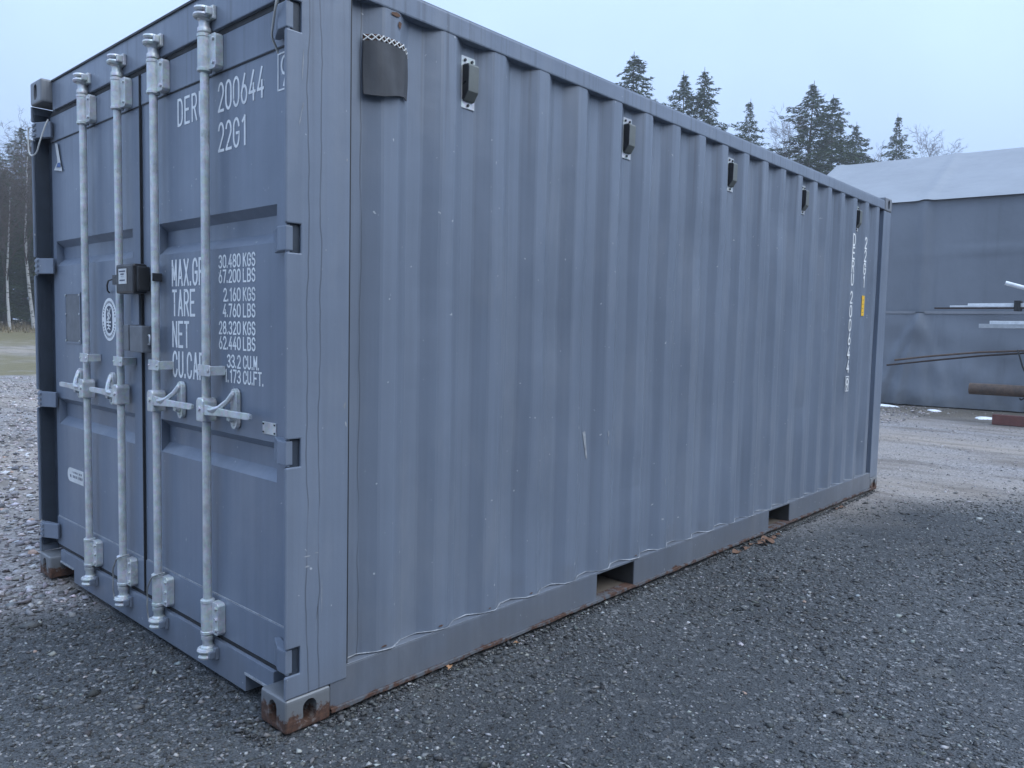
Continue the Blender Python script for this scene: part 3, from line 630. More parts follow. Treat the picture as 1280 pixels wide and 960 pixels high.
# number on the side, letters stacked down two ribs
def stack(s, xl, ztop, pitch, h):
    mb = MB()
    for i, ch in enumerate(s):
        if ch != ' ': strokes(mb, [[(a*.044, b*h) for a, b in g] for g in GL[ch]], lambda a, b, l: (xl+a, .0068-l, ztop-h-pitch*i+b), .0072, .0018)
    return mb
XA, XB = .387+.279*17+.013, .387+.279*18+.013
stack('DERU', XA, 2.195, .106, .088).build('side_marking', 'white', panel_near)
stack('200644', XA, 1.735, .112, .090).build('side_marking', 'white', panel_near)
stack('22G1', XB, 2.195, .106, .088).build('side_marking', 'white', panel_near)
mb = stack('9', XA+.002, 1.030, .1, .086); strokes(mb, [[(-.012, -.014), (.056, -.014), (.056, .104), (-.012, .104), (-.012, -.014)]], lambda a, b, l: (XA+a, .0068-l, .944+b), .003, .0018); mb.build('side_marking', 'white', panel_near)
mb = MB(); mb.box(XB-.008, XB+.052, .0030, .0055, 1.548, 1.716); yl = mb.build('yellow_label', 'yellow', panel_near); mb = MB()
for k in range(4): mb.add([(XB+.004, .0024, 1.575+k*.034), (XB+.030, .0024, 1.575+k*.034), (XB+.030, .0024, 1.580+k*.034), (XB+.004, .0024, 1.580+k*.034)], [(0, 1, 2, 3)])
mb.build('label_print', 'navy', panel_near)
# scrapes where the paint is gone
def scrape(pts, plane, parent, mat='bead'):
    c = Vector((sum(p[0] for p in pts)/len(pts), sum(p[1] for p in pts)/len(pts))); vs = [(p[0], plane, p[1]) for p in pts]
    MB().add(vs, [tuple(range(len(pts)))]).build('paint_scrape', mat, parent)
posts = [o for o in box_.children if o.name.startswith('corner_post')]
def blob(x, z, w, h, lean=0, n=9): return [(x+w*math.cos(2*math.pi*k/n)*random.uniform(.5, 1.2)+lean*h*math.sin(2*math.pi*k/n), z+h*math.sin(2*math.pi*k/n)*random.uniform(.6, 1.2)) for k in range(n)]
for x, z, w, h, ln in ((.230, 1.095, .005, .012, .2), (.236, 1.03, .004, .010, -.3), (.226, .86, .002, .004, 0), (.08, .595, .014, .003, 0), (.082, .560, .010, .003, 0), (.12, .60, .008, .002, 0), (.15, 1.62, .002, .003, 0), (.06, 2.20, .0016, .05, .06), (.055, 2.05, .0014, .04, .2), (.233, 1.93, .004, .006, 0), (.14, .45, .0012, .06, 0), (.12, .38, .0012, .05, .1)):
    scrape(blob(x, z, w, h, ln), .0022, posts[0])
for k, z, w, h, ln in ((5, .86, .004, .020, 0), (5, .82, .006, .012, .2), (8, 1.33, .004, .004, 0), (9, 1.30, .004, .003, 0), (10, 1.36, .003, .005, 0), (1, 1.62, .003, .003, 0), (3, 1.75, .006, .002, .5), (13, 1.9, .003, .008, 0), (7, .55, .002, .02, 0), (16, 1.2, .004, .006, 0)):
    scrape(blob(.387+.279*k+.035, z, w, h, ln), .0035, panel_near)
q = [(1.648+a*.045, .82+b) for a, b in ((0, .06), (.5, .065), (.8, -.02), (1, -.075), (.7, -.07), (.35, .0))]; scrape(q, .0395, panel_near)
for k, (x, z, w, h) in enumerate(((.415, .187, .016, .004), (.70, .187, .016, .004), (1.25, .187, .012, .003), (.98, .187, .010, .003), (2.1, .187, .015, .003), (.437, 2.47, .02, .010), (.455, 2.44, .010, .014))): scrape(blob(x, z, w, h), .0030, panel_near, 'rust')

# ------------------------------------------------------------------ loose things on the container
lk = empty('container_lock', (.03, 1.245, 1.485), 'black cross-bar lock with white label clamped between the locking rods', 'lock')
mb = MB(); mb.box(-.012, .048, 1.150, 1.330, 1.487, 1.612); mb.build('lock_body', 'darkp', lk, bevel=.010)
mb = MB(); mb.box(.0, .05, 1.128, 1.1495, 1.497, 1.600); mb.build('lock_cap', 'black', lk, bevel=.006)
mb = MB(); mb.box(-.0150, -.0125, 1.212, 1.292, 1.528, 1.592); ls = mb.build('lock_label', 'sticker', lk, bevel=.0006, seg=1)
mb = MB()
for z, a, b in ((1.578, 1.285, 1.22), (1.566, 1.27, 1.235), (1.556, 1.262, 1.258), (1.556, 1.246, 1.242), (1.540, 1.28, 1.225)): mb.add([(-.0156, a, z), (-.0156, b, z), (-.0156, b, z+.006), (-.0156, a, z+.006)], [(0, 1, 2, 3)])
mb.build('label_print', 'navy', lk); mb = MB(); mb.box(.008, .046, 1.332, 1.420, 1.530, 1.572); mb.box(.049, .060, 1.05, 1.41, 1.535, 1.568); mb.box(.008, .048, 1.010, 1.012, 1.535, 1.568); mb.build('clamp_arm', 'darkp', lk, bevel=.001, seg=1)
mb = MB(); mb.tube([(.02, 1.33, 1.545), (.015, 1.42, 1.556), (.022, 1.50, 1.550), (.04, 1.565, 1.532), (.055, 1.60, 1.508), (.0655, 1.605, 1.500)], .0035, 8); mb.build('cable', 'black', lk, smooth=True)
def cord(name, pts, r, mat, label, cat, n=7):
    P = [Vector(p) for p in pts]; out = []
    for i in range(len(P)-1):                             # smooth curve through the points
        p0, p1, p2, p3 = P[max(i-1, 0)], P[i], P[i+1], P[min(i+2, len(P)-1)]
        for t in np.linspace(0, 1, 7)[:-1 if i < len(P)-2 else None]:
            out.append(.5*((2*p1)+(p2-p0)*t+(2*p0-5*p1+4*p2-p3)*t*t+(3*p1-p0-3*p2+p3)*t**3))
    mb = MB(); mb.tube(out, r, n); o = mb.build(name, mat, smooth=True); return tag(o, label, cat)
cord('wire_loop', [(.000, 2.438-.03, 2.36), (-.008, 2.445, 2.36), (-.010, 2.447, 2.29), (-.012, 2.43, 2.235), (-.010, 2.39, 2.215), (-.006, 2.335, 2.225), (.000, 2.308, 2.27), (.020, 2.290, 2.35), (.035, 2.285, 2.39)], .0038, 'cord', 'thin white cord looped round the top hinge of the left door', 'cord')
cord('hanging_cord', [(.020, .085, 2.40), (.005, .030, 2.49), (-.006, .030, 2.445), (-.010, .045, 2.38), (.004, .085, 2.335), (.020, .120, 2.305), (.040, .135, 2.285), (.055, .140, 2.262)], .004, 'cord', 'pale cord hanging from the top hinge of the right door', 'cord')
for y, dz, lab in ((1.398, 0, 'bent steel wire hooked on the inner rod foot of the left door'), (1.034, -.004, 'twisted steel wire hanging on the inner rod foot of the right door')):
    cord('steel_wire', [(.044, y-.03, .318), (.000, y-.022, .310), (-.004, y+.006, .278), (-.003, y+.030, .245), (.002, y+.042, .205), (.000, y+.040, .165), (.004, y+.046, .135), (.006, y+.038, .110), (.010, y+.020, .118)], .0034, 'wire', lab, 'wire')

# ------------------------------------------------------------------ tarpaulin hall
t_ = Vector((.0995, -.995, 0)); n_ = Vector((.995, .0995, 0)); E0 = Vector((15.95, 2.32, 0)); U0, U1 = -2.63, 15.8; EZ, RZ, HWD = 4.13, 5.80, 3.88
hall = empty('storage_tent', tuple(E0+n_*HWD+t_*6.6), 'large grey tarpaulin storage hall with pale pitched roof', 'tent')
TP = lambda u, v, z: tuple(E0+t_*u+n_*v+Vector((0, 0, z)))
RIBS = [-2.63+2.63*k for k in range(8)]
def wall_sheet(name, mat, z0, z1, nz, disp, v0=0, u0=U0, u1=U1, st=.06):
    nu = int((u1-u0)/st); vs = []; fs = []
    for j in range(nz+1):
        for i in range(nu+1):
            u = u0+(u1-u0)*i/nu; z = z0+(z1-z0)*j/nz; vs.append(TP(u, v0-disp(u, z), z))
    for j in range(nz):
        for i in range(nu): a = j*(nu+1)+i; fs.append((a, a+1, a+nu+2, a+nu+1))
    return MB().add(vs, fs).build(name, mat, hall, smooth=True)
def ribb(u): return max(math.exp(-((u-r)/.10)**2) for r in RIBS)
def d_up(u, z): return .05*ribb(u)+.012*math.sin(u*1.9+z*.8)+.010*math.sin(z*2.2+u*.4)+(.02*math.exp(-((z-3.05-.05*u)/.05)**2))*(.5+.5*math.sin(u*1.3))
def d_low(u, z):
    d = .06+.05*ribb(u)*(z/1.9)+.02*math.sin(u*2.7)*(1-z/1.9)
    for r in RIBS:                                        # folds fanning down from each rib's lashing
        for sl, a, w in ((-.42, .07, .05), (-.20, .08, .04), (-.31, -.03, .05), (.10, .04, .05), (.34, .04, .06)):
            q = (1.9-z); uc = r+sl*q; d += a*math.exp(-((u-uc)/(w+.05*q))**2)*min(1, q*3)
    return d+.016*math.sin(u*6+z*3)*(1-z/1.9)+.010*math.sin(u*15+2*math.sin(z*4))*(1-z/1.9)+.008*math.sin(z*9+u*2)
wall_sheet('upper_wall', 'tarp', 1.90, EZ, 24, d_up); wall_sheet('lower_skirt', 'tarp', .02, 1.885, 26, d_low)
for r0, r1 in zip([U0]+[r+.10 for r in RIBS[1:]], [r-.06 for r in RIBS[1:]]+[U1]):
    wall_sheet('hem_strip', 'hem', 1.872, 1.925, 2, lambda u, z: .075+.05*ribb(u), u0=r0, u1=max(r1, r0+.2))
def roof_side(sg):
    nu, nv = 240, 14; vs = []; fs = []
    for j in range(nv+1):
        for i in range(nu+1):
            u = U0-.12+(U1-U0+.24)*i/nu; q = j/nv; sag = .07*math.sin(math.pi*q)*(1-ribb(u))+.03*ribb(u)
            v = (HWD-HWD*1.02*(1-q)) if sg else (HWD+HWD*1.02*(1-q)); z = EZ+.0+(RZ-EZ)*q+(.035*ribb(u))-sag*.3
            vs.append(TP(u, v, z))
    for j in range(nv):
        for i in range(nu): a = j*(nu+1)+i; fs.append((a, a+1, a+nu+2, a+nu+1))
    return MB().add(vs, fs).build('roof_sheet', 'roof', hall, smooth=True)
roof_side(1); roof_side(0)
for u in (U0, U1):
    MB().add([TP(u, 0, .02), TP(u, 2*HWD, .02), TP(u, 2*HWD, EZ), TP(u, HWD, RZ-.03), TP(u, 0, EZ)], [(0, 1, 2, 3, 4)]).build('gable_wall', 'tarp', hall)
MB().add([TP(U0, 2*HWD, .02), TP(U1, 2*HWD, .02), TP(U1, 2*HWD, EZ), TP(U0, 2*HWD, EZ)], [(0, 1, 2, 3)]).build('rear_wall', 'tarp', hall)
def snow(x, y, w, h, lab, rz=0):
    n, mm = 18, 5; vs = [(0, 0, .035)]; fs = []
    for j in range(1, mm+1):
        for k in range(n):
            a = 2*math.pi*k/n; q = j/mm; rad = (1+.22*math.sin(3*a+x*7)+.15*math.sin(5*a+y*9)); vs.append((w*q*rad*math.cos(a), h*q*rad*math.sin(a), .035*(1-q*q)+.008*math.sin(4*a+x)*q-.012*(q > .99)))
    fs += [(0, 1+k, 1+(k+1) % n) for k in range(n)]
    for j in range(mm-1):
        for k in range(n): a = 1+j*n+k; b = 1+j*n+(k+1) % n; fs.append((a, b, b+n, a+n))
    o = MB().add([(x+a, y+b, c-.004) for a, b, c in vs], fs).build('snow_patch', 'snow', smooth=True); tag(o, lab, 'snow')
snow(15.35, 2.80, .14, .36, 'strip of old snow against the tent skirt beside the container'); snow(14.98, 1.72, .10, .13, 'small scrap of old snow below the tent skirt'); snow(14.25, .72, .14, .17, 'patch of old snow beside the red beam')

# ------------------------------------------------------------------ steel rack and its stock
rk = empty('cantilever_rack', (13.6, -2.6, 0), 'dark steel cantilever rack for long stock beside the tent', 'rack')
for y in (-.55, -4.4):
    mb = MB(); mb.box(13.72, 13.84, y-.05, y+.05, .0, 2.6); mb.build('upright', 'brown', rk, bevel=.006)
    mb = MB(); mb.box(13.1, 13.95, y-.06, y+.06, -.004, .10); mb.build('foot', 'brown', rk, bevel=.006)
    for z in (.355, 1.10, 1.50, 1.815):
        mb = MB(); mb.prism([(13.12, z), (13.72, z-.06), (13.72, z+.06), (13.12, z+.06)], 'y', y-.035, y+.035); mb.box(13.10, 13.12, y-.035, y+.035, z, z+.12); mb.build('arm', 'brown', rk)
mb = MB(); mb.box(13.75, 13.81, -4.349, -.601, 2.3, 2.36); mb.build('tie_beam', 'brown', rk); mb = MB(); mb.box(13.75, 13.81, -4.349, -.601, .4, .46); mb.build('tie_beam', 'brown', rk)
def bar(name, y0, z0, y1, z1, w, h, x, mat, lab, cat):
    mb = MB(); mb.add([(x+sx*w/2, yy, zz+sz*h/2) for yy, zz in ((y0, z0), (y1, z1)) for sx, sz in ((-1, -1), (1, -1), (1, 1), (-1, 1))], [(0, 1, 2, 3), (7, 6, 5, 4), (0, 4, 5, 1), (1, 5, 6, 2), (2, 6, 7, 3), (3, 7, 4, 0)])
    return tag(mb.build(name, mat, bevel=.004), lab, cat)
def pipe(name, pts, r, mat, lab, cat, hollow=False):
    mb = MB(); mb.tube(pts, r, 18, caps=not hollow)
    if hollow:
        mb.tube(pts, r*.90, 18, caps=False); n = 18; P = len(pts)
        for e in (0, (P-1)*n): mb.f += [(e+k, e+(k+1) % n, P*n+e+(k+1) % n, P*n+e+k) for k in range(n)]
    return tag(mb.build(name, mat, smooth=True), lab, cat)
bar('flat_bar', 1.413, 1.893, -5, 1.889, .16, .024, 13.42, 'brown', 'dark flat bar longest on the top rack arms', 'steel bar')
bar('white_profile', 1.182, 1.921, -4.9, 1.918, .07, .030, 13.40, 'whitep', 'white steel profile lying directly on the dark flat bar', 'steel profile')
bar('white_profile', .921, 1.954, -5.1, 1.951, .07, .034, 13.42, 'whitep', 'shorter white profile on top of the white profile', 'steel profile')
pipe('white_pipe', [(13.33, .39, 2.293), (13.42, -.55, 1.82+.17)], .034, 'whitep', 'white pipe leaning upwards over the top bars', 'pipe', True)
bar('zinc_channel', .726, 1.598, -4.9, 1.596, .10, .068, 13.36, 'zinc', 'grey zinc channel on the second rack arms', 'steel profile')
bar('white_tube', .579, 1.658, -5, 1.655, .07, .05, 13.37, 'whitep', 'white square tube on top of the zinc channel', 'steel profile')
bar('brown_beam', .249, 1.597, -4.8, 1.596, .13, .07, 13.55, 'brown', 'dark brown beam behind the zinc channel', 'steel beam')
pipe('rusty_rod', [(13.36, 2.004, .982), (13.37, 1.4, 1.078), (13.38, .7, 1.166), (13.4, .09, 1.210), (13.4, -.55, 1.19), (13.4, -2.5, 1.18), (13.4, -4.9, 1.175)], .017, 'rustp', 'thin rusty rod sagging upper of the pair', 'steel rod')
pipe('rusty_rod', [(13.46, 2.159, .883), (13.45, 1.4, 1.002), (13.45, .7, 1.105), (13.46, .09, 1.172), (13.46, -.55, 1.183), (13.46, -2.5, 1.18), (13.46, -4.9, 1.175)], .016, 'brown', 'thin dark rod sagging lowest of the pair', 'steel rod')
pipe('rusty_pipe', [(13.4, .82, .556), (13.4, .6, .557), (13.4, .4, .559), (13.4, -2, .552), (13.4, -5, .545)], .095, 'rustp', 'thick rusty brown steel pipe on the lowest rack arms', 'pipe', True)
bar('red_beam', .447, .080, -3.5, .080, .16, .16, 13.36, 'redp', 'red primed steel beam lying on the ground under the rack', 'steel beam')
mb = MB(); mb.box(13.33, 13.52, .165, .255, 1.842, 1.8795); mb.box(13.33, 13.36, .165, .255, 1.8795, 1.985); mb.box(13.49, 13.52, .165, .255, 1.8795, 1.985); mb.box(13.33, 13.52, .165, .255, 1.985, 2.01)
tag(mb.build('bar_clamp', 'black', bevel=.003), 'black clamp round the white profiles and flat bar', 'clamp')
cord('tie_rope', [(13.36, .17, 1.22), (13.33, .13, 1.12), (13.33, .07, .93), (13.33, -.02, .75), (13.29, -.06, .66), (13.29, -.03, .53), (13.33, .06, .43), (13.40, .10, .44)], .012, 'black', 'black rope hanging from the rusty rods to the thick pipe', 'rope')

# ------------------------------------------------------------------ trees
def spruce_mesh(h, rad, seed, bare=.10, dens=1.0):
    g = np.random.default_rng(seed); V = []; base = np.array([0, 0, 0.])
    z = h*bare; P = []; D = []; S = []
    while z < h*.985:
        t = z/h; Lb = min(rad, .10+.46*(h-z))*(.88+.22*math.sin(z*2.1+seed))*(1 if t > .25 else .85); nb = 4+int(g.integers(0, 3)); a0 = g.uniform(0, 6.28)
        for b in range(nb):
            L = max(.12, Lb*g.uniform(.38, 1.22)); a = a0+6.283*b/nb+g.uniform(-.35, .35)
            up = .35*t-.22+g.uniform(-.10, .10); m = max(8, int(115*dens*(L/rad)**1.1+8))
            s = g.uniform(.12, 1, m)**.8
            lat = g.normal(0, 1, m)*.17*L*np.clip(1.15-s, .12, 1)*(.5+.5*s)+g.normal(0, .03, m)
            ca, sa = math.cos(a), math.sin(a); r = s*L
            zz = z+up*r-.16*r*r/max(L, .5)+.10*L*np.maximum(0, s-.75)+g.normal(0, .05, m)-np.abs(g.normal(0, .10, m))*(1-t)
            P.append(np.c_[ca*r-sa*lat, sa*r+ca*lat, zz]); aa = a+g.normal(0, .7, m)
            D.append(np.c_[np.cos(aa), np.sin(aa), g.normal(-.25, .35, m)]); S.append(np.full(m, .10+.07*(1-t))*g.uniform(.6, 1.4, m))
        z += g.uniform(.17, .30)*(.7+.6*(1-t))*(h/18)
    P = np.concatenate(P); D = np.concatenate(D); S = np.concatenate(S); D /= np.linalg.norm(D, axis=1)[:, None]
    N = g.normal(0, 1, D.shape); N[:, 2] *= .6; C = np.cross(D, N); C /= np.linalg.norm(C, axis=1)[:, None]
    a = P-D*S[:, None]*.6+C*S[:, None]*.26; b = P-D*S[:, None]*.6-C*S[:, None]*.26; c = P+D*S[:, None]*1.15
    V = np.stack([a, b, c], 1).reshape(-1, 3); F = np.arange(len(V)).reshape(-1, 3)
    me = bpy.data.meshes.new('crown'); me.from_pydata([], [], []); 
    me.vertices.add(len(V)); me.vertices.foreach_set('co', V.astype(np.float32).ravel()); me.loops.add(F.size); me.loops.foreach_set('vertex_index', F.ravel().astype(np.int32))
    me.polygons.add(len(F)); me.polygons.foreach_set('loop_start', np.arange(0, F.size, 3, dtype=np.int32)); me.polygons.foreach_set('loop_total', np.full(len(F), 3, np.int32)); me.update(calc_edges=True); me.materials.append(M['needles'])
    mb = MB(); mb.tube([(.05*math.sin(k*.9+seed), .05*math.cos(k*1.3), h*k/10) for k in range(11)], [max(.012, h*.0105*(1-k/10.2)) for k in range(11)], 8)
    for k in range(26):                                    # dead lower limbs
        zz = h*g.uniform(.03, bare+.25); aa = g.uniform(0, 6.28); l = rad*g.uniform(.3, .7); mb.tube([(0, 0, zz), (l*.5*math.cos(aa), l*.5*math.sin(aa), zz-.05), (l*math.cos(aa), l*math.sin(aa), zz-.25)], [.025, .015, .004], 4)
    tm = bpy.data.meshes.new('trunk'); tm.from_pydata(mb.v, [], mb.f); tm.update(); tm.materials.append(M['bark']); return tm, me
def birch_mesh(h, seed, spread=.5):
    g = random.Random(seed); tr = MB(); tw = MB()
    def grow(p, d, l, r, lev):
        n = 5 if lev == 0 else 4; pts = [p]; rs = [r]; q = p.copy(); dd = d.copy()
        for i in range(n):
            dd = (dd+Vector((g.uniform(-1, 1), g.uniform(-1, 1), g.uniform(-.4, .8)))*(.07 if lev == 0 else .20)).normalized()
            if lev >= 3: dd = (dd+Vector((0, 0, -.12))).normalized()
            q = q+dd*l/n; pts.append(q.copy()); rs.append(r*(1-.75*(i+1)/n))
        (tr if lev == 0 else tw).tube(pts, [max(v, .007) for v in rs], 8 if lev == 0 else 4 if lev == 1 else 3, caps=False)
        if lev >= 4: return
        cnt = (20, 7, 5, 4)[lev]
        for k in range(cnt):
            t = g.uniform(.30 if lev == 0 else .2, 1.0); i = min(int(t*n), n-1); b = pts[i].lerp(pts[i+1], t*n-i); ax = (pts[i+1]-pts[i]).normalized()
            o = Vector((g.uniform(-1, 1), g.uniform(-1, 1), g.uniform(-.2, .6))); o = (o-ax*o.dot(ax)).normalized(); ang = g.uniform(.45, .85)*(1 if lev else 1-.4*t)
            nd = (ax*math.cos(ang)+o*math.sin(ang)).normalized(); grow(b, nd, l*(.36*(1.25-t*.75) if lev == 0 else .52*g.uniform(.6, 1.1)), max(.005, rs[i]*.42), lev+1)
    grow(Vector((0, 0, 0)), Vector((g.uniform(-.06, .06), g.uniform(-.06, .06), 1)).normalized(), h, h*.0085, 0)
    zm = max(v[2] for v in tw.v+tr.v); k = h/zm
    for m_ in (tr, tw): m_.v = [(a*k, b*k, c*k) for a, b, c in m_.v]
    out = []
    for nm, m_, mat in (('trunk', tr, 'birch'), ('crown', tw, 'twig')):
        me = bpy.data.meshes.new(nm); me.from_pydata(m_.v, [], m_.f); me.update(); me.materials.append(M[mat]); out.append(me)
    return out
SPR = [(18.5, 3.4, 3, .06), (18.5, 2.6, 11, .08), (18.0, 2.9, 23, .1), (18.5, 3.6, 31, .06)]
SP = [spruce_mesh(*s) for s in SPR]; BI = [birch_mesh(17, 5), birch_mesh(17, 12), birch_mesh(17, 29)]
def tree(name, mesh, h0, x, y, h, rot, lab, cat, group=None, wide=1.):
    o = empty(name, (x, y, float(terrain(np.array(x), np.array(y)))-.05), lab, cat, group); o.rotation_euler.z = rot; o.scale = (h/h0*wide, h/h0*wide, h/h0)
    for nm, me in zip(('trunk', 'crown'), mesh):
        c = bpy.data.objects.new(nm, me); COL.objects.link(c); c.parent = o
    return o
G1 = 'spruces beyond the yard'; 
for x, y, h, m, w, rot, lab in (
  (44.3, 28.4, 20.4, 0, 1.25, .3, 'broad tall spruce standing apart, rising above the middle of the container roof'),
  (48.7, 27.1, 20.0, 1, 1.0, 1.4, 'slim spruce in a close pair above the container roof'),
  (49.4, 25.9, 20.2, 2, 1.0, 2.2, 'fuller spruce in a close pair above the container roof'),
  (50.2, 24.7, 16.3, 1, 1.0, .9, 'small spruce top between the close pair and the next spruce'),
  (50.8, 23.1, 17.9, 3, .85, 4.0, 'bushy spruce right of the close pair with bare twigs beside it'),
  (54.3, 20.1, 19.4, 1, 1.25, 5.0, 'tall ragged spruce with a pale birch stem before it'),
  (56.7, 19.5, 18.9, 2, 1.05, .1, 'dark narrow-topped spruce beside the ragged one'),
  (57.2, 18.0, 16.8, 1, .95, 3.0, 'thin sparse spruce at the edge of the tree group'),
  (56.2, 14.9, 16.7, 3, .72, 1.1, 'lone spruce rising over the tent roof ridge'),
  (47.0, 26.6, 16.5, 3, .9, 2.0, 'low spruce crown behind the top rail between taller spruces')):
    tree('spruce_tree', SP[m], SPR[m][0], x, y, h, rot, lab, 'tree', G1, w*1.15)
for x, y, h, m, rot, lab in ((52.1, 20.3, 18.3, 0, .2, 'bare birch with fine pale twigs left of the ragged spruce'), (52.6, 21.9, 15.5, 1, 1.9, 'low bare birch beside the bushy spruce'), (62.4, 14.9, 17.2, 2, .7, 'round bare birch next to the lone spruce'), (63.5, 12.0, 15.3, 0, 2.5, 'bare birch just topping the tent roof'), (64.5, 10.4, 14.6, 1, 4.2, 'lowest bare birch twigs above the tent ridge'), (58.0, 17.0, 15.5, 2, 3.3, 'thin bare birch between the sparse and the lone spruce')):
    tree('birch_tree', BI[m], 17, x, y, h, rot, lab, 'tree', 'bare birches beyond the yard')
# wood on the other side
g = random.Random(4); k = 0
for row, (dist, n) in enumerate(((63, 20), (69, 20), (77, 18))):
    for i in range(n):
        a = R(66+i*1.75+g.uniform(-.6, .6)+row*.6); x = CAM[0]+dist*math.cos(a)+g.uniform(-1.5, 1.5); y = CAM[1]+dist*math.sin(a)+g.uniform(-1.5, 1.5)
        m = g.randrange(4); tree('spruce_tree', SP[m], SPR[m][0], x, y, g.uniform(10+2*row, 14+1.5*row), g.uniform(0, 6), 'dark spruce in the wood beyond the meadow', 'tree', 'spruces in the wood beyond the meadow', 1.35)
for i in range(26):
    a = R(66+i*1.25+g.uniform(-.4, .4)); dist = g.uniform(50, 57); m = g.randrange(3)
    tree('birch_tree', BI[m], 17, CAM[0]+dist*math.cos(a), CAM[1]+dist*math.sin(a), g.uniform(9.5, 14), g.uniform(0, 6), 'bare pale-stemmed birch at the edge of the wood', 'tree', 'birches at the edge of the wood', 1.25)
# spruces added unseen behind the camera, to darken the long side's reflections
for i in range(22):
    x, y = -24+i*1.7+g.uniform(-.8, .8), -17-g.uniform(0, 7); m = g.randrange(4)
    tree('spruce_tree', SP[m], SPR[m][0], x, y, g.uniform(11, 15), g.uniform(0, 6), 'unseen spruce added behind the camera as a dark reflection for the long side', 'tree', 'spruces added behind the camera', 1.4)
# dry grass along the verge
n = 9000; a = np.radians(rng.uniform(62, 98, n)); d = rng.uniform(50, 64, n); px, py = CAM[0]+d*np.cos(a), CAM[1]+d*np.sin(a); pz = terrain(px, py)
h = rng.uniform(.15, .6, n)*(.4+.6*(d-50)/14); w = .03; th = rng.uniform(0, 6.28, n); lx, ly = rng.normal(0, .15, n), rng.normal(0, .15, n)
V = np.stack([np.c_[px-w*np.cos(th), py-w*np.sin(th), pz-.02], np.c_[px+w*np.cos(th), py+w*np.sin(th), pz-.02], np.c_[px+lx, py+ly, pz+h]], 1).reshape(-1, 3)
tag(npmesh('verge_grass', V, np.arange(3*n).reshape(-1, 3), 'dry'), 'tall dry brown grass along the edge of the wood', 'grass', None, 'stuff')

# ------------------------------------------------------------------ stones
OCT = np.array([(1, 0, 0), (-1, 0, 0), (0, 1, 0), (0, -1, 0), (0, 0, 1), (0, 0, -1)], float); OF = np.array([(0, 2, 4), (2, 1, 4), (1, 3, 4), (3, 0, 4), (2, 0, 5), (1, 2, 5), (3, 1, 5), (0, 3, 5)])
def stones(px, py, size, tint, lift=.25):
    n = len(px); v = OCT[None]*rng.uniform(.55, 1.15, (n, 6, 1))+rng.normal(0, .16, (n, 6, 3)); v *= np.c_[size*rng.uniform(.8, 1.35, n), size*rng.uniform(.6, 1., n), size*rng.uniform(.3, .6, n)][:, None, :]
    th = rng.uniform(0, 6.28, n); tl = rng.normal(0, .35, n); c, s = np.cos(tl)[:, None], np.sin(tl)[:, None]
    y, z = v[..., 1]*c-v[..., 2]*s, v[..., 1]*s+v[..., 2]*c; c, s = np.cos(th)[:, None], np.sin(th)[:, None]; x = v[..., 0]
    P = np.stack([x*c-y*s+px[:, None], x*s+y*c+py[:, None], z+(terrain(px, py)+size*lift*.5)[:, None]], -1)
    return P.reshape(-1, 3), (OF[None]+6*np.arange(n)[:, None, None]).reshape(-1, 3), np.repeat(tint, 6, 0)
def field(n, dmax, power, alo, ahi):
    a = YAW-np.radians(rng.uniform(alo, ahi, n)); d = 1.2+(dmax-1.2)*rng.uniform(0, 1, n)**power; return CAM[0]+d*np.cos(a), CAM[1]+d*np.sin(a)
def outside(px, py): return ~((px > .05) & (px < 6.0) & (py > .02) & (py < 2.42))
def darkzone(px, py):
    w = .25*np.sin(px*2.1+1)+.2*np.sin(py*3.3+px); j1, j2 = rng.normal(0, .16, px.shape), rng.normal(0, .42, px.shape); return (py-.25*px+.5*w+j1 < 1.95) & (px+2.2*py+w+j2 < 4.6)
def tints(n, lo, hi, pale, palev=(.30, .52)):
    t = rng.uniform(lo, hi, n); hot = rng.uniform(0, 1, n) < pale; t[hot] = rng.uniform(*palev, hot.sum()); return np.clip(np.c_[t*rng.normal(1.0, .05, n), t, t*rng.normal(.97, .05, n)], .01, .8)
px, py = field(190000, 9.5, 1.2, -42, 42); k = outside(px, py) & darkzone(px, py); px, py = px[k], py[k]; d = np.hypot(px-CAM[0], py-CAM[1])
pf = np.sin(px*1.9+.7*np.sin(py*2.3))*np.sin(py*2.7+.9*np.sin(px*1.3)); k = rng.uniform(0, 1, len(px)) < .86+.28*pf; px, py, d, pf = px[k], py[k], d[k], pf[k]
sz = rng.lognormal(math.log(.0050), .46, len(px))*(1+.05*d)*(1+.22*pf); V, F, T = stones(px, py, sz, tints(len(px), .020, .135, .14, (.16, .42)))
tag(npmesh('crushed_stone', V, F, 'chip', tint=T), 'fine dark crushed stone strewn over the yard in front of the container', 'gravel', None, 'stuff')
px, py = field(110000, 22, 1.5, -44, 44); k = outside(px, py) & ~darkzone(px, py); px, py = px[k], py[k]; lf = py > 1.6
d = np.hypot(px-CAM[0], py-CAM[1]); sz = rng.lognormal(0, .42, len(px))*np.where(lf, .0155, .0062)*(1+.012*d); tt = tints(len(px), .06, .40, .2, (.38, .62)); tt[:, 0] *= 1.10; tt[:, 2] *= 1.02
V, F, T = stones(px, py, sz, tt); tag(npmesh('pale_gravel', V, F, 'chip', tint=T), 'pale loose gravel covering the rest of the yard', 'gravel', None, 'stuff')
n = 5200; px = rng.uniform(.15, 5.95, n); py = -.006-np.abs(rng.normal(0, .022, n)); q = rng.uniform(0, 1, n) < .35
px = np.where(q, -.01-np.abs(rng.normal(0, .03, n))+.0, px); py = np.where(q, rng.uniform(.0, .2, n), py)
V, F, T = stones(px, py, rng.lognormal(math.log(.0058), .4, n), tints(n, .02, .12, .10, (.15, .4)), 1.2)
tag(npmesh('banked_grit', V, F, 'chip', tint=T), 'grit banked up along the foot of the bottom rail', 'gravel', None, 'stuff')
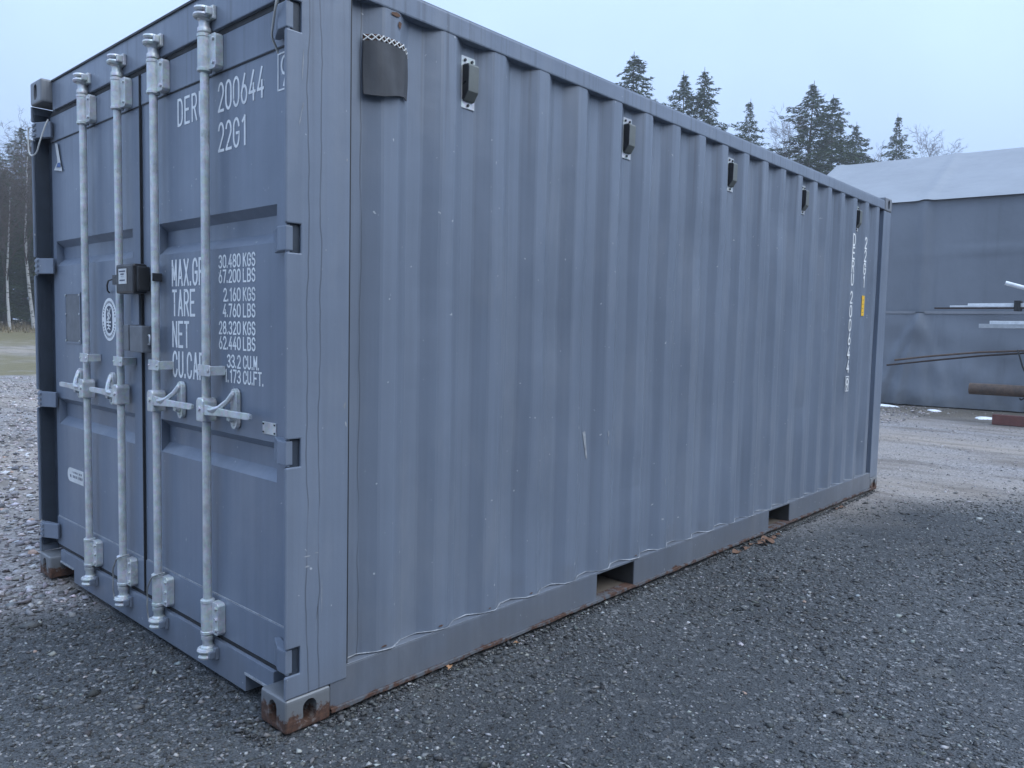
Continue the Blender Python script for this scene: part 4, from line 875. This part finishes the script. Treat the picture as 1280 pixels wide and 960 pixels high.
# the bigger stones, one by one
def lump(seed):
    bm = bmesh.new(); bmesh.ops.create_icosphere(bm, subdivisions=1, radius=1); g = random.Random(seed)
    cuts = [(Vector((g.gauss(0, 1), g.gauss(0, 1), g.gauss(0, 1))).normalized(), g.uniform(.45, .8)) for _ in range(7)]
    for v in bm.verts:
        for nn, dd in cuts:
            e = v.co.dot(nn)-dd
            if e > 0: v.co -= nn*e
        v.co.z *= .6
    me = bpy.data.meshes.new('stone'); bm.to_mesh(me); bm.free(); return me
STM = []
for s_i, (sh, colr) in enumerate(((1, (.28, .255, .26)), (2, (.13, .13, .14)), (3, (.38, .34, .33)), (4, (.38, .26, .20)), (5, (.08, .08, .09)), (6, (.46, .46, .46)))):
    me = lump(sh*13); M['st%d' % s_i] = plain('stone_%d' % s_i, colr, .75, var=.25, sc=60, bump=.003, bsc=120); me.materials.append(M['st%d' % s_i]); STM.append(me)
cnt = 0; g = random.Random(21)
while cnt < 230:
    d = 3.6+7*g.random()**1.2; a = YAW+R(g.uniform(24, 42)); x, y = CAM[0]+d*math.cos(a), CAM[1]+d*math.sin(a)
    if y < 2.15+.25*x or (-.1 < x < 6.1 and y < 2.48): continue
    s = g.uniform(.018, .044); o = bpy.data.objects.new('stone', STM[g.randrange(6)]); COL.objects.link(o); o.parent = ground
    o.location = (x, y, float(terrain(np.array(x), np.array(y)))+s*.22); o.scale = (s*g.uniform(.9, 1.5), s*g.uniform(.7, 1.1), s*g.uniform(.6, .9)); o.rotation_euler = (g.uniform(-.3, .3), g.uniform(-.3, .3), g.uniform(0, 6)); cnt += 1
while cnt < 295:
    x, y = g.uniform(-.9, 3.5), g.uniform(-1.9, 1.6)
    if (x > -.03 and y > -.04): continue
    s = g.uniform(.007, .013); o = bpy.data.objects.new('stone', STM[g.choice((0, 2, 5, 1, 3))]); COL.objects.link(o); o.parent = ground
    o.location = (x, y, float(terrain(np.array(x), np.array(y)))+s*.3); o.scale = (s*g.uniform(1, 1.7), s, s*.9); o.rotation_euler = (g.uniform(-.3, .3), g.uniform(-.3, .3), g.uniform(0, 6)); cnt += 1

# ------------------------------------------------------------------ fallen leaves by the rail
def leaf(x, y, s, rot, mat, lab, group=None, z=None):
    vs = []; fs = []; n = 6
    for i in range(n+1):
        t = i/n; w = s*.42*math.sin(math.pi*min(1, t*.93+.04))**.8; c = .25*s*(t-.5)**2
        for q in (-1, 0, 1): vs.append((s*(t-.5), q*w, c+abs(q)*w*.35+.12*s*math.sin(t*5+q)))
    for i in range(n):
        for j in range(2): a = 3*i+j; fs.append((a, a+1, a+4, a+3))
    cr, sr = math.cos(rot), math.sin(rot); z0 = (float(terrain(np.array(x), np.array(y)))+.006) if z is None else z
    mb = MB().add([(x+a*cr-b*sr, y+a*sr+b*cr, z0+c) for a, b, c in vs], fs); mb.tube([(x-s*.5*cr, y-s*.5*sr, z0+.07*s), (x-s*.8*cr, y-s*.8*sr, z0)], [.0014, .001], 5)
    return tag(mb.build('fallen_leaf', mat, smooth=True), lab, 'leaf', group)
leaf(.715, -.03, .036, .7, 'leafd', 'orange-brown dry leaf caught on the bottom rail near the door end', z=.024)
for i, (dx, dy) in enumerate(((0, 0), (.10, -.02), (.19, -.015), (.27, -.03), (.05, -.055), (-.12, -.02), (.36, -.02), (-.25, -.018), (.15, -.06))):
    leaf(3.42+dx, -.035+dy, .05+.012*(i % 3), i*1.3, 'leafb', 'brown dead leaf lying against the bottom rail between the fork pockets', 'leaves between the fork pockets')
for x, y, r in ((4.95, -.03, .4), (5.03, -.05, 2.)): leaf(x, y, .05, r, 'leafb', 'brown dead leaf beside the bottom rail past the far fork pocket', 'leaves past the far fork pocket')
leaf(1.12, -.025, .022, 2.2, 'leafd', 'tiny pale leaf scrap on the rail short of the first fork pocket')

# ------------------------------------------------------------------ thin mist
mb = MB(); mb.box(-34, 96, -36, 96, -1.3, 24); hz = mb.build('haze', 'white', None); tag(hz, 'thin evening mist hanging over the yard and wood', 'mist', None, 'stuff')
hm = bpy.data.materials.new('mist'); hm.use_nodes = True; t = hm.node_tree; t.nodes.remove(t.nodes['Principled BSDF'])
pv = t.nodes.new('ShaderNodeVolumePrincipled'); pv.inputs['Color'].default_value = (.93, .95, .97, 1); pv.inputs['Density'].default_value = .0014; pv.inputs['Anisotropy'].default_value = .2
t.links.new(pv.outputs[0], [n for n in t.nodes if n.type == 'OUTPUT_MATERIAL'][0].inputs['Volume']); hz.data.materials.clear(); hz.data.materials.append(hm)
